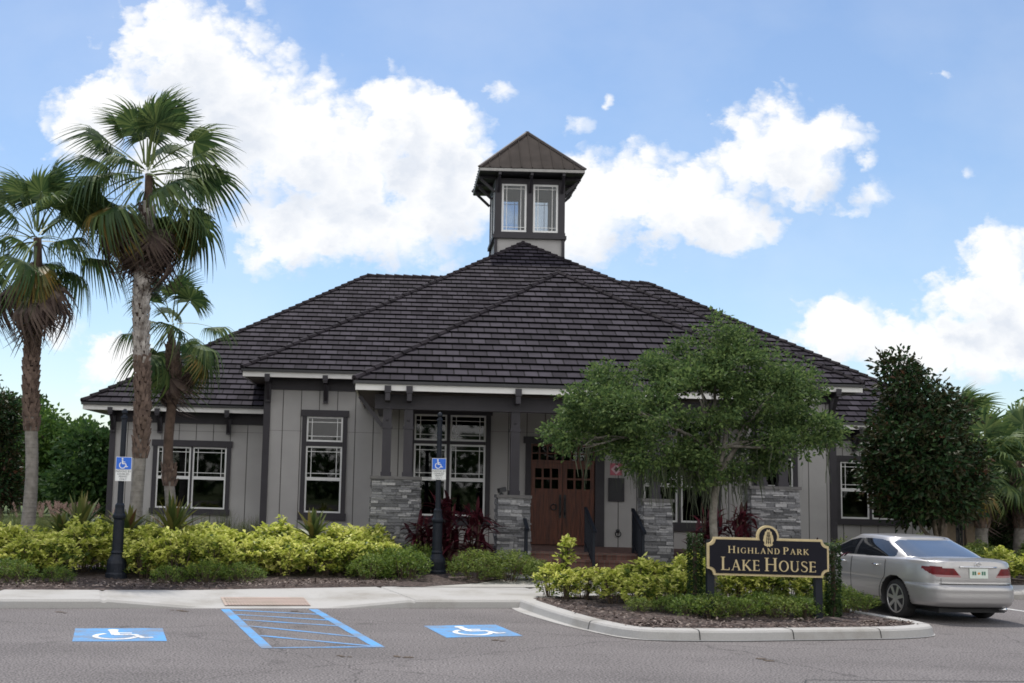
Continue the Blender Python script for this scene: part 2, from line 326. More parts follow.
M['frond_dead'] = leaf_mat('palm_frond_dead', [(.040, .026, .024), (.075, .050, .044), (.13, .095, .08)], .15, .8)
M['oakleaf'] = leaf_mat('oak_leaf', [(.040, .078, .028), (.08, .135, .042), (.17, .235, .075)], .42, .6, .25)
M['oakbark'] = mat('oak_bark', (.13, .115, .095), .95, scale=12, col2=(.27, .25, .22), bump=.9, bscale=30)
M['moss'] = leaf_mat('hanging_moss', [(.075, .09, .06), (.13, .145, .10)], .3, .9, .1)
M['magleaf'] = leaf_mat('magnolia_leaf', [(.012, .034, .011), (.020, .052, .015), (.045, .085, .024)], .18, .5, .25, back=(.034, .036, .014))
M['magred'] = leaf_mat('magnolia_brown_leaf', [(.06, .025, .013), (.11, .05, .022)], .15, .4)
M['bark'] = mat('tree_bark', (.08, .065, .05), .95, scale=10, col2=(.16, .13, .10), bump=.8)
M['treeleaf'] = leaf_mat('tree_leaf', [(.035, .075, .02), (.065, .13, .028), (.13, .21, .04)], .38, .6, .25)
M['treeleaf2'] = leaf_mat('tree_leaf_deep', [(.024, .055, .018), (.04, .085, .024), (.075, .13, .032)], .3, .6, .25)
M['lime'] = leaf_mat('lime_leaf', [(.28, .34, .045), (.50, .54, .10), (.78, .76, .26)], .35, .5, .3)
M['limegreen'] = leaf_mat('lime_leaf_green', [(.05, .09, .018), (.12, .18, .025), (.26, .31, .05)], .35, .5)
M['lowgreen'] = leaf_mat('low_shrub_leaf', [(.06, .12, .02), (.12, .19, .03), (.22, .28, .05)], .35, .55)
M['mound'] = leaf_mat('mound_leaf', [(.07, .12, .022), (.14, .20, .035), (.26, .30, .07)], .35, .55)
M['hedge'] = leaf_mat('hedge_leaf', [(.02, .045, .014), (.035, .07, .02), (.06, .10, .03)], .3, .55)
M['twig'] = mat('twig', (.09, .065, .045), .9)
M['red_leaf'] = leaf_mat('red_strap_leaf', [(.028, .006, .011), (.062, .010, .018), (.15, .03, .042)], .3, .45, .3)
M['spiky'] = leaf_mat('spiky_leaf', [(.05, .08, .025), (.10, .13, .035), (.18, .17, .05), (.12, .06, .03)], .25, .45)
M['reed'] = leaf_mat('grass_blade', [(.06, .10, .025), (.12, .15, .04), (.20, .21, .08)], .35, .6)
M['plume'] = leaf_mat('grass_plume', [(.30, .20, .17), (.45, .33, .28)], .3, .8)
M['post_wood'] = mat('fence_wood', (.20, .155, .11), .85, var=.2, bump=.4)


# ------------------------------------------------------------------ mesh builder
class MB:
    def __init__(s): s.v = []; s.f = []; s.m = []; s.uv = {}

    def poly(s, pts, m=0, uv=None):
        i = len(s.v); s.v += [tuple(map(float, p)) for p in pts]; s.f.append(tuple(range(i, i + len(pts)))); s.m.append(m)
        if uv: s.uv[len(s.f) - 1] = uv

    def _faces(s, i, fs, m):
        for f in fs: s.f.append(tuple(i + k for k in f)); s.m.append(m)

    def box(s, x0, x1, y0, y1, z0, z1, m=0):
        if x0 > x1: x0, x1 = x1, x0
        if y0 > y1: y0, y1 = y1, y0
        if z0 > z1: z0, z1 = z1, z0
        i = len(s.v)
        s.v += [(x0, y0, z0), (x1, y0, z0), (x1, y1, z0), (x0, y1, z0), (x0, y0, z1), (x1, y0, z1), (x1, y1, z1), (x0, y1, z1)]
        s._faces(i, [(0, 3, 2, 1), (4, 5, 6, 7), (0, 1, 5, 4), (1, 2, 6, 5), (2, 3, 7, 6), (3, 0, 4, 7)], m)

    def bar(s, p, q, w, h, m=0, up=(0, 0, 1)):
        p, q = Vector(p), Vector(q); d = (q - p).normalized(); u = Vector(up)
        a = d.cross(u)
        if a.length < 1e-4: a = d.cross(Vector((0, 1, 0)))
        a.normalize(); b = a.cross(d).normalized(); a *= w / 2; b *= h / 2; i = len(s.v)
        for c in (p, q): s.v += [tuple(c - a - b), tuple(c + a - b), tuple(c + a + b), tuple(c - a + b)]
        s._faces(i, [(0, 1, 2, 3), (7, 6, 5, 4), (0, 4, 5, 1), (1, 5, 6, 2), (2, 6, 7, 3), (3, 7, 4, 0)], m)

    def tube(s, pts, rad, n=8, m=0, cap=True):
        pts = [Vector(p) for p in pts]; k = len(pts)
        if not hasattr(rad, '__len__'): rad = [rad] * k
        i0 = len(s.v); ref = Vector((0.31, .87, .17))
        for j, p in enumerate(pts):
            d = (pts[min(j + 1, k - 1)] - pts[max(j - 1, 0)]).normalized()
            a = d.cross(ref)
            if a.length < .05: a = d.cross(Vector((1, 0, 0)))
            a.normalize(); b = d.cross(a)
            for t in range(n):
                an = 2 * math.pi * t / n; s.v.append(tuple(p + a * (rad[j] * math.cos(an)) + b * (rad[j] * math.sin(an))))
        for j in range(k - 1):
            for t in range(n):
                t2 = (t + 1) % n; s.f.append((i0 + j * n + t, i0 + j * n + t2, i0 + (j + 1) * n + t2, i0 + (j + 1) * n + t)); s.m.append(m)
        if cap:
            s.f.append(tuple(i0 + t for t in reversed(range(n)))); s.m.append(m)
            s.f.append(tuple(i0 + (k - 1) * n + t for t in range(n))); s.m.append(m)

    def lathe(s, prof, c, n=24, m=0, axis='z'):
        i0 = len(s.v); k = len(prof)
        for (r, h) in prof:
            for t in range(n):
                a = 2 * math.pi * t / n; x, y = r * math.cos(a), r * math.sin(a)
                s.v.append((c[0] + x, c[1] + y, c[2] + h) if axis == 'z' else (c[0] + x, c[1] + h, c[2] + y))
        for j in range(k - 1):
            for t in range(n):
                t2 = (t + 1) % n; s.f.append((i0 + j * n + t, i0 + j * n + t2, i0 + (j + 1) * n + t2, i0 + (j + 1) * n + t)); s.m.append(m)
        s.f.append(tuple(i0 + t for t in reversed(range(n)))); s.m.append(m)
        s.f.append(tuple(i0 + (k - 1) * n + t for t in range(n))); s.m.append(m)

    def prism_xz(s, poly, y0, y1, m=0):
        """Outline in x,z pushed from y0 (towards the road) to y1."""
        n = len(poly); i = len(s.v)
        s.v += [(p[0], y0, p[1]) for p in poly] + [(p[0], y1, p[1]) for p in poly]
        s.f.append(tuple(range(i, i + n))); s.m.append(m); s.f.append(tuple(reversed(range(i + n, i + 2 * n)))); s.m.append(m)
        for k in range(n):
            k2 = (k + 1) % n; s.f.append((i + k2, i + k, i + n + k, i + n + k2)); s.m.append(m)

    def build(s, name, mats, parent=None, smooth=False, local=False):
        if not isinstance(mats, (list, tuple)): mats = [mats]
        me = bpy.data.meshes.new(name); v = s.v
        if parent is not None and not local:
            o = WLOC[parent.name]; v = [(a - o[0], b - o[1], c - o[2]) for a, b, c in s.v]
        me.from_pydata(v, [], s.f)
        for mt in mats: me.materials.append(mt)
        if len(mats) > 1: me.polygons.foreach_set('material_index', s.m)
        if s.uv:
            ul = me.uv_layers.new(name='UVMap')
            for fi, uvs in s.uv.items():
                for k, li in enumerate(me.polygons[fi].loop_indices): ul.data[li].uv = uvs[k]
        if smooth: me.polygons.foreach_set('use_smooth', [True] * len(me.polygons))
        me.update()
        ob = bpy.data.objects.new(name, me); COL.objects.link(ob)
        if parent is not None: ob.parent = parent; WLOC[ob.name] = WLOC[parent.name]
        else: WLOC[ob.name] = (0, 0, 0)
        return ob


WLOC = {}


def tag(o, label=None, cat=None, group=None, kind=None):
    if label: o['label'] = label
    if cat: o['category'] = cat
    if group: o['group'] = group
    if kind: o['kind'] = kind
    return o


def thing(name, label, cat, loc=(0, 0, 0), rz=0.0, group=None):
    o = bpy.data.objects.new(name, None); COL.objects.link(o); o.location = loc; o.rotation_euler = (0, 0, rz); o.empty_display_size = .3
    WLOC[o.name] = tuple(loc); return tag(o, label, cat, group)


def part_empty(name, parent):
    o = bpy.data.objects.new(name, None); COL.objects.link(o); o.parent = parent; WLOC[o.name] = WLOC[parent.name]; return o


def np_mesh(name, V, Fq, mat_, parent=None, smooth=False, link=True):
    """Quads (or tris) straight from arrays, coordinates local to the parent."""
    me = bpy.data.meshes.new(name); nv, nf = len(V), len(Fq); k = Fq.shape[1]
    me.vertices.add(nv); me.vertices.foreach_set('co', np.asarray(V, np.float32).ravel())
    me.loops.add(nf * k); me.loops.foreach_set('vertex_index', Fq.astype(np.int32).ravel())
    me.polygons.add(nf); me.polygons.foreach_set('loop_start', np.arange(0, nf * k, k, dtype=np.int32))
    me.polygons.foreach_set('use_smooth', np.full(nf, smooth))
    for mt in (mat_ if isinstance(mat_, (list, tuple)) else [mat_]): me.materials.append(mt)
    me.update(calc_edges=True)
    if not link: return me
    ob = bpy.data.objects.new(name, me); COL.objects.link(ob)
    if parent is not None: ob.parent = parent; WLOC[ob.name] = WLOC[parent.name]
    return ob


def copy_tree(o, loc, rz=0.0, scale=1.0, label=None, group=None):
    c = o.copy(); COL.objects.link(c); c.location = loc; c.rotation_euler = (o.rotation_euler[0], o.rotation_euler[1], rz)
    c.scale = (scale, scale, scale) if not hasattr(scale, '__len__') else scale
    if label: c['label'] = label
    if group: c['group'] = group
    for ch in list(o.children):
        d = ch.copy(); COL.objects.link(d); d.parent = c
        for g in list(ch.children):
            e = g.copy(); COL.objects.link(e); e.parent = d
    return c


def struct(o): o['kind'] = 'structure'; return o


# ------------------------------------------------------------------ ground
GR = 0.2                                                # grade at the building
UD = np.array([.968, .252]); ND = np.array([-.252, .968]); O0 = np.array([-6.19, 19.29])   # kerb line of the lot: along, across


def cf(u, w): p = O0 + UD * u + ND * w; return (p[0], p[1])


g = MB(); g.poly([(-2500, -2500, -.06), (2500, -2500, -.06), (2500, 2500, -.06), (-2500, 2500, -.06)]); struct(g.build('ground', M['lawn']))
R0 = np.array([13.4, 26.25])                            # kerb line of the stalls right of the island


def cr_(u, w): p = R0 + UD * u + ND * w; return (p[0], p[1])


a = MB()
pts = [(-70, -45), (90, -45), (*cr_(60, .06),), (*cr_(-7.2, .06),), (*cf(13.6, .06),), (*cf(-60, .06),)]
a.poly([(x, y, 0) for x, y in pts]); struct(a.build('parking_lot', M['asphalt']))


# sidewalk with kerb face, kerb ramp and joints
def walk_h(u):
    if 3.35 <= u <= 5.15: return .012
    if 1.6 < u < 3.35: return .15 - (.138) * (u - 1.6) / 1.75
    if 5.15 < u < 6.75: return .012 + .138 * (u - 5.15) / 1.6
    return .15


def back_w(u):
    if u < 3: return 1.58
    if u < 7: return 1.58 + (u - 3) / 4 * .95
    return 2.53


joints = [-14, -11, -8, -5, -3.4, -.12, 1.58, 6.77, 9.8]
s = MB(); us = sorted(set([-40.0] + [round(x, 3) for x in np.arange(-16, 13.6, .12)] + joints + [j + .014 for j in joints]))
prev = None
ws = [0, .035, .07, .12, .2, .45, .9, 1.3, 1.58, 2.53]
rows = []
for u in us:
    h = walk_h(u); dj = any(abs(u - j - .007) < .0075 for j in joints)
    row = [(*cf(u, -.01), -.03)]
    for w in ws:
        w2 = min(w, back_w(u)); t = min(1, max(0, (w2 - .1) / 1.3)); z = h + (.15 - h) * t
        if w == 0: z = max(-.0, h - .045)
        if w == .035: z = h - .008
        if dj: z -= .02
        row.append((*cf(u, w2), z))
    row.append((*cf(u, back_w(u)), -.05)); rows.append(row)
i0 = 0; nr = len(rows[0])
for r_ in rows: s.v += r_
for j in range(len(rows) - 1):
    for k in range(nr - 1):
        s.f.append((j * nr + k, (j + 1) * nr + k, (j + 1) * nr + k + 1, j * nr + k + 1)); s.m.append(0)
struct(s.build('sidewalk', M['curb']))
# tactile red paving on the ramp: small raised bars
t = MB()
t.poly([(*cf(3.55, .16), .034), (*cf(5.0, .16), .034), (*cf(5.0, .86), .102), (*cf(3.55, .86), .102)])
for k in range(26):
    u = 3.6 + k * .054
    for q in range(5):
        w = .2 + q * .13; z = .034 + (w - .16) * .097; zz = .034 + (w + .07 - .16) * .097
        t.poly([(*cf(u, w), z + .008), (*cf(u + .03, w), z + .008), (*cf(u + .03, w + .09), zz + .008), (*cf(u, w + .09), zz + .008)])
struct(t.build('ramp_paving', M['ramp_red']))

# walk from the sidewalk to the porch steps and on along the bed of the right wing
s = MB(); zc = .158
s.poly([(*cf(7.0, 2.4), zc), (*cf(13.6, 2.4), zc), (9.5, 26.6, zc), (6.6, 27.0, zc), (6.6, 28.0, zc + .004), (2.35, 28.0, zc + .004), (2.6, 26.6, zc), (1.7, 24.7, zc), (.55, 23.5, zc)])
struct(s.build('entrance_walk', M['concrete']))
s = MB()
rows = []
for u in np.arange(-8.2, 60, .5):
    rows.append([(*cr_(u, -.01), -.03), (*cr_(u, 0), .10), (*cr_(u, .04), .142), (*cr_(u, .1), .15), (*cr_(u, 1.7), .16), (*cr_(u, 1.7), -.05)])
nr = 6
for r_ in rows: s.v += r_
for j in range(len(rows) - 1):
    for k in range(nr - 1): s.f.append((j * nr + k, (j + 1) * nr + k, (j + 1) * nr + k + 1, j * nr + k + 1)); s.m.append(0)
struct(s.build('side_sidewalk', M['curb']))


# planting beds: uneven mulch sheets
def bed_sheet(name, outline, z0, amp, step, material, rise=None):
    """Grid clipped to a polygon (points inside), border vertices on the outline at z0."""
    import mathutils.geometry as mg
    from mathutils import Vector as V2
    xs = [p[0] for p in outline]; ys = [p[1] for p in outline]; pts = []; n = len(outline); edges = []
    dense = []
    for i in range(n):
        p, q = np.array(outline[i]), np.array(outline[(i + 1) % n]); k = max(1, int(np.linalg.norm(q - p) / step))
        for j in range(k): dense.append(tuple(p + (q - p) * j / k))
    m = len(dense); pts = [V2(p) for p in dense]; edges = [(i, (i + 1) % m) for i in range(m)]

    def inside(x, y):
        c = False
        for i in range(n):
            x1, y1 = outline[i]; x2, y2 = outline[(i + 1) % n]
            if (y1 > y) != (y2 > y) and x < (x2 - x1) * (y - y1) / (y2 - y1) + x1: c = not c
        return c
    for x in np.arange(min(xs), max(xs), step):
        for y in np.arange(min(ys), max(ys), step):
            xx, yy = x + random.uniform(-.2, .2) * step, y + random.uniform(-.2, .2) * step
            if inside(xx, yy): pts.append(V2((xx, yy)))
    r = mg.delaunay_2d_cdt(pts, edges, [], 1, 1e-4)
    b = MB(); border = set()
    for v in r[0]:
        x, y = v
        dmin = min(abs(x - d[0]) + abs(y - d[1]) for d in dense[::1]) if len(dense) < 400 else 1
        z = z0 + (amp * (noise.noise(Vector((x * 2.1, y * 2.1, 0))) + .6 * noise.noise(Vector((x * 7, y * 7, 3)))) + amp * .5) * min(1, dmin / .3)
        if rise: z += rise(x, y)
        b.v.append((x, y, z))
    for f in r[2]: b.f.append(tuple(f)); b.m.append(0)
    return struct(b.build(name, material, smooth=True))


def rise_front(x, y):
    w = (x - O0[0]) * ND[0] + (y - O0[1]) * ND[1] - 1.6
    return .05 * min(1, max(0, w / 4))


front_bed = [cf(-16, 1.57), cf(-8, 1.57), cf(-2, 1.57), cf(3, 1.57), cf(5, 2.04), cf(7, 2.5), (.6, 23.55), (1.7, 24.75), (2.6, 26.65), (2.3, 28.1), (2.2, 36.5), (-9.5, 38), (-16, 37), (-22, 30)]
bed_sheet('mulch_bed', front_bed, .145, .05, .35, M['mulch'], rise_front)
right_bed = [(6.65, 27.1), (9.5, 26.75), cr_(-4.5, 1.72), cr_(8, 1.72), cr_(30, 1.72), (50, 50), (18.5, 40), (6.6, 36.5)]
bed_sheet('planting_bed', right_bed, .15, .05, .7, M['mulch'])
lw = MB()
for poly in ([(-120, 20), (-22, 30), (-16, 37), (-9.5, 38.1), (-9.5, 90), (-120, 90)], [(18.5, 40), (50, 50), (120, 70), (120, 110), (-9.5, 110), (-9.5, 53), (18.5, 53)]):
    lw.poly([(x, y, .12) for x, y in poly])
struct(lw.build('lawn', M['lawn']))

# island kerb + mulch
ctrl = [(2.12, 21.95), (2.5, 19.95), (2.93, 18.35), (3.5, 17.42), (4.67, 17.46), (5.7, 17.75), (6.75, 18.06), (7.75, 18.42), (8.38, 18.95), (8.42, 19.75), (8.08, 20.9), (7.72, 22.3), (7.15, 24.7)]


def catmull(P, k=8):
    out = []; n = len(P)
    for i in range(n - 1):
        p0, p1, p2, p3 = [np.array(P[max(0, min(n - 1, i + d))], float) for d in (-1, 0, 1, 2)]
        for j in range(k):
            t = j / k; out.append(.5 * (2 * p1 + (p2 - p0) * t + (2 * p0 - 5 * p1 + 4 * p2 - p3) * t * t + (3 * p1 - p0 - 3 * p2 + p3) * t ** 3))
    out.append(np.array(P[-1], float)); return out


isl = catmull(ctrl, 8); prof = [(-.26, .006), (-.25, .010), (-.02, .010), (0.0, .02), (.025, .12), (.05, .148), (.09, .155), (.28, .155), (.29, .10)]


def offs(path, d):
    out = []
    for i, p in enumerate(path):
        t_ = path[min(i + 1, len(path) - 1)] - path[max(i - 1, 0)]; t_ = t_ / np.linalg.norm(t_); nrm = np.array([-t_[1], t_[0]]); out.append(p + nrm * d)
    return out


c = MB(); nI = len(isl); tap = [max(.10, min(1, .2 + k / 6) * (1 - k / 18)) for k in range(nI)]; rings = [[(*(offs(isl, d * (tap[k] if d < -.1 else 1))[k]), z) for k in range(nI)] for d, z in prof]
for r_ in rings: c.v += r_
for j in range(len(rings) - 1):
    for k in range(nI - 1):
        if j < 2 and k > 17: continue
        c.f.append((j * nI + k, j * nI + k + 1, (j + 1) * nI + k + 1, (j + 1) * nI + k)); c.m.append(0)
struct(c.build('island_kerb', M['curb'], smooth=False))
j_ = MB()
for k in (16, 30, 41, 52, 66):
    t_ = isl[k + 1] - isl[k]; t_ = t_ / np.linalg.norm(t_) * .008; pr_ = [(offs(isl, d)[k], z) for d, z in prof[3:8]]
    for (p, z), (q, z2) in zip(pr_[:-1], pr_[1:]):
        o_ = np.array([-t_[1], t_[0]]) / np.linalg.norm(t_) * -.004
        j_.poly([(*(p - t_ + o_), z + .003), (*(p + t_ + o_), z + .003), (*(q + t_ + o_), z2 + .003), (*(q - t_ + o_), z2 + .003)])
struct(j_.build('kerb_joints', M['black_joint']))
inner = [tuple(p) for p in offs(isl, .285)]
bed_sheet('island_mulch', inner, .135, .06, .18, M['mulch'])


# painted markings, sheets a few millimetres above the asphalt
def ribbon(b, pts, w, z, m=0):
    P = [np.array(p, float) for p in pts]
    for i in range(len(P) - 1):
        d = P[i + 1] - P[i]; d = d / np.linalg.norm(d); n_ = np.array([-d[1], d[0]]) * w / 2
        b.poly([(*(P[i] - n_), z), (*(P[i + 1] - n_), z), (*(P[i + 1] + n_), z), (*(P[i] + n_), z)], m)


def stall_pt(u, dist): return cf(u, -dist)


b = MB(); ribbon(b, [stall_pt(3.52, .14), stall_pt(3.52, 4.8)], .15, .004); ribbon(b, [stall_pt(4.98, .14), stall_pt(4.98, 4.8)], .15, .004)
struct(b.build('access_aisle_lines', M['blue_paint']))
b = MB(); ribbon(b, [stall_pt(3.6, 4.76), stall_pt(4.92, 4.76)], .09, .0045)
for d0, d1 in ((.3, .95), (.95, 1.75), (1.66, 2.5), (2.45, 3.75), (3.55, 4.7)): ribbon(b, [stall_pt(3.6, d0), stall_pt(4.92, d1)], .10, .0045)
struct(b.build('access_aisle_hatching', M['blue_faded']))
b = MB(); ribbon(b, [stall_pt(-.1, .1), stall_pt(-.1, 4.6)], .14, .004); struct(b.build('parking_line', M['blue_paint']))
b = MB()
for k in range(0, 4): ribbon(b, [cr_(-1.95 + 2.75 * k, -.1), cr_(-1.95 + 2.75 * k, -5.4)], .10, .004)
struct(b.build('stall_lines', M['white_paint']))


def stroke(pts, w):
    """Flat ribbon polygons (2D) along a polyline, mitred."""
    P = [np.array(p, float) for p in pts]; L_, R_ = [], []
    for i in range(len(P)):
        d = P[min(i + 1, len(P) - 1)] - P[max(i - 1, 0)]; d = d / (np.linalg.norm(d) + 1e-9); ww = w[i] if hasattr(w, '__len__') else w
        n_ = np.array([-d[1], d[0]]) * ww / 2; L_.append(P[i] + n_); R_.append(P[i] - n_)
    return [[L_[i], R_[i], R_[i + 1], L_[i + 1]] for i in range(len(P) - 1)]


def arc(cx, cy, rx, ry, a0, a1, k=16): return [(cx + rx * math.cos(math.radians(a0 + (a1 - a0) * i / k)), cy + ry * math.sin(math.radians(a0 + (a1 - a0) * i / k))) for i in range(k + 1)]


def access_symbol():
    """Wheelchair figure in a unit square, list of 2D polygons."""
    P = []
    P += [[(.42 + .075 * math.cos(a_), .88 + .075 * math.sin(a_)) for a_ in np.linspace(0, 2 * math.pi, 15)[:-1]]]
    P += stroke([(.42, .79), (.45, .46)], .11)
    P += stroke([(.435, .62), (.66, .60)], .065)
    P += stroke([(.43, .46), (.70, .46), (.80, .17)], .085)
    P += stroke([(.79, .20), (.92, .22)], .06)
    P += stroke(arc(.45, .33, .26, .26, 120, 352, 22), .075)
    return P


for (c0, nm) in (((-3.66, 16.48), 0), ((1.17, 17.95), 1)):
    b = MB(); c0 = np.array(c0); sw, sh = 1.19, 1.36
    if nm == 0: ux, vx = np.array([.973, .23]), np.array([-.23, .973])
    else: ux, vx = np.array([.935, .355]), np.array([-.21, .978])
    f_ = lambda p: c0 + ux * (p[0] - .5) * sw + vx * (p[1] - .5) * sh
    b.poly([(*f_(p), .004) for p in ((0, 0), (1, 0), (1, 1), (0, 1))])
    for k, pl in enumerate(access_symbol()): b.poly([(*f_((.5 + (x - .5) * .86, .5 + (y - .5) * .86)), .008 + k * 2e-5) for x, y in pl], 1)
    struct(b.build('access_symbol_marking', [M['blue_paint'], M['white_paint']]))
b = MB(); ribbon(b, [gp(806, 680)[:2], gp(1060, 682)[:2]], .025, .003); ribbon(b, [gp(806, 680)[:2], gp(800, 700)[:2]], .02, .0034); struct(b.build('pavement_joint', M['black_joint']))
# a few oil specks and leaves on the lot
b = MB()
for (px, py) in ((343, 657), (400, 657), (178, 611), (62, 613), (455, 597), (500, 640), (760, 660), (300, 612)):
    p = gp(px, py)
    for k in range(3):
        q = p + np.array([random.uniform(-.12, .12), random.uniform(-.12, .12), 0]); r_ = random.uniform(.025, .06)
        b.poly([(q[0] + r_ * math.cos(t_) * 1.4, q[1] + r_ * math.sin(t_), .006 + k * .0004) for t_ in np.linspace(0, 6.28, 7)[:-1]])
tag(b.build('fallen_leaves', M['twig']), 'small dark scraps of leaf litter lying on the asphalt', 'leaf litter', None, 'stuff')


# ------------------------------------------------------------------ the lake house
HX = 4.35
house = thing('lake_house', 'grey board and batten lake house with dark tiled hip roofs and a windowed cupola', 'house', (HX, 34.4, GR))


def siding_wall(name, x0, x1, Y, z0, z1, holes, parent, thick=.10, pitch=.52, joint=3.55):
    """Upright boards with narrow dark gaps on a backing, openings left free (facing -Y)."""
    b = MB(); xs = set([x0, x1]); k = x0 + pitch
    seams = []
    while k < x1 - .05: xs.add(k); seams.append(k); k += pitch
    for h in holes: xs.add(h[0]); xs.add(h[1])
    xs = sorted(x for x in xs if x0 <= x <= x1)
    for i in range(len(xs) - 1):
        a_, c_ = xs[i], xs[i + 1]
        if c_ - a_ < .004: continue
        cuts = [(z0, z1)]
        for h in holes:
            if h[0] < (a_ + c_) / 2 < h[1]:
                new = []
                for (p, q) in cuts:
                    if h[2] > p: new.append((p, min(q, h[2])))
                    if h[3] < q: new.append((max(p, h[3]), q))
                cuts = new
        for (p, q) in cuts:
            if q - p < .01: continue
            b.box(a_, c_, Y + .018, Y + thick, p, q, 1)
            la = .011 if a_ in seams else 0; lc = .011 if c_ in seams else 0
            for (pp, qq) in ((p, min(q, joint - .004)), (max(p, joint + .004), q)):
                if qq - pp > .02: b.box(a_ + la, c_ - lc, Y, Y + .017, pp, qq)
    return b.build(name, [M['siding'], M['siding_gap']], parent)


def side_wall(b, x, y0, y1, z0, z1, t=.1):
    b.box(x, x + t, y0, y1, z0, z1)


def window(x0, x1, z0, z1, Y, sashes, parent, trim=.12, head=.18, sill=True, glass='glass', deep=.10, side=None):
    """Dark surround with white sashes; sashes: (x0,x1,z0,z1,kind), kind 'prairie' / 'plain' / 'edge'."""
    fr = MB(); p = .05
    ix0 = min(s_[0] for s_ in sashes) - .005; ix1 = max(s_[1] for s_ in sashes) + .005; iz0 = min(s_[2] for s_ in sashes) - .005; iz1 = max(s_[3] for s_ in sashes) + .005
    fr.box(x0, ix0, Y - p, Y + deep, z0, z1); fr.box(ix1, x1, Y - p, Y + deep, z0, z1)
    fr.box(x0 - .04, x1 + .04, Y - p - .02, Y + deep, iz1, z1 + .03)
    fr.box(x0 - .03, x1 + .03, Y - p - .03, Y + deep, z0 - .06, iz0)
    groups = sorted(set((s_[0], s_[1]) for s_ in sashes))
    for i in range(len(groups) - 1): fr.box(groups[i][1] + .003, groups[i + 1][0] - .003, Y - p + .01, Y + deep, iz0 + .001, iz1 - .001)
    for gx in groups:
        col = sorted([s_ for s_ in sashes if (s_[0], s_[1]) == gx], key=lambda s_: s_[2])
        for i in range(len(col) - 1):
            if col[i + 1][2] - col[i][3] > .03: fr.box(gx[0], gx[1], Y - p + .012, Y + deep, col[i][3] + .003, col[i + 1][2] - .003)
    w = fr.build('window', M['trim'], parent)
    sb = MB(); gb = MB(); t = .045; mt = .018
    for (a_, c_, q0, q1, kind) in sashes:
        y0, y1 = Y - .015, Y + .03
        sb.box(a_, a_ + t, y0, y1, q0, q1); sb.box(c_ - t, c_, y0, y1, q0, q1); sb.box(a_ + t, c_ - t, y0, y1, q0, q0 + t); sb.box(a_ + t, c_ - t, y0, y1, q1 - t, q1)
        my0, my1 = Y - .004, Y + .012; d = .11
        if kind in ('prairie', 'edge'):
            xs_ = [a_ + t + d, c_ - t - d] if kind == 'prairie' else [c_ - t - d]
            zs_ = [q0 + t + d, q1 - t - d] if kind == 'prairie' else [q0 + t + d * .8]
            for x in xs_: sb.box(x - mt / 2, x + mt / 2, my0, my1, q0 + t, q1 - t)
            cuts = [a_ + t] + [v for x in xs_ for v in (x - mt / 2, x + mt / 2)] + [c_ - t]
            for z in zs_:
                for i in range(0, len(cuts), 2): sb.box(cuts[i], cuts[i + 1], my0 + .002, my1 - .001, z - mt / 2, z + mt / 2)
        gb.box(a_ + t * .6, c_ - t * .6, Y + .014, Y + .020, q0 + t * .6, q1 - t * .6)
    sb.build('sash', M['white_frame'], w); gb.build('glass', M[glass], w)
    return w


# --- walls
WL, WR, WY = -8.72, 16.62, 36.6          # wings
CL, CR, CY = -3.82, 12.5, 34.4           # middle
BL, BR, BY = -.45, 9.15, 31.5            # entrance bay
lw_hole = (-7.27, -5.17, 1.22, 3.08); rw_hole = (13.46, 15.26, 1.44, 3.16)
siding_wall('wall', WL, CL, WY, GR - .1, 4.2, [lw_hole], house)
siding_wall('wall', CR, WR, WY, GR - .1, 4.2, [rw_hole], house)
lc_hole = (-2.60, -1.57, 1.25, 3.98); rc_hole = (10.27, 11.30, 1.25, 3.98)
siding_wall('wall', CL, BL, CY, GR - .1, 5.1, [lc_hole], house)
siding_wall('wall', BR, CR, CY, GR - .1, 5.1, [rc_hole], house)
lb_hole = (.44, 2.31, 1.32, 3.95); rb_hole = (6.45, 8.32, 1.32, 3.95); door_hole = (3.50, 5.18, .64, 3.26)
siding_wall('wall', BL, BR, BY, GR - .1, 4.3, [lb_hole, rb_hole, door_hole], house, pitch=.48)
b = MB()
side_wall(b, BL, BY + .1, CY, GR, 4.3); b.build('side_wall', M['siding'], house); b = MB(); side_wall(b, BR - .1, BY + .1, CY, GR, 4.3)
b.build('side_wall', M['siding'], house); b = MB(); side_wall(b, CL, CY + .1, WY + .0, GR, 5.1); b.build('side_wall', M['siding'], house); b = MB(); side_wall(b, CR - .1, CY + .1, WY, GR, 5.1)
b.build('side_wall', M['siding'], house); b = MB(); side_wall(b, WL, WY + .1, 51.8, GR - .1, 4.2); b.build('side_wall', M['siding'], house); b = MB(); side_wall(b, WR - .1, WY + .1, 51.8, GR - .1, 4.2)
b.build('side_wall', M['siding'], house); b = MB(); b.box(WL, WR, 51.8, 51.9, GR - .1, 4.2)
b.build('rear_wall', M['siding'], house)
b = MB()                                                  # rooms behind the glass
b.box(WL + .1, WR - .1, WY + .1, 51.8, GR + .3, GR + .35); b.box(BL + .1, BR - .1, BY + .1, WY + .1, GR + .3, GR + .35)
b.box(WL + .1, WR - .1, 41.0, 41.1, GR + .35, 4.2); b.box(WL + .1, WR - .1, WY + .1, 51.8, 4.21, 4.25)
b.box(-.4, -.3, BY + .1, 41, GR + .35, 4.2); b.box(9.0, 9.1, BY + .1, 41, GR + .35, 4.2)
b.build('interior_partition', M['interior'], house)

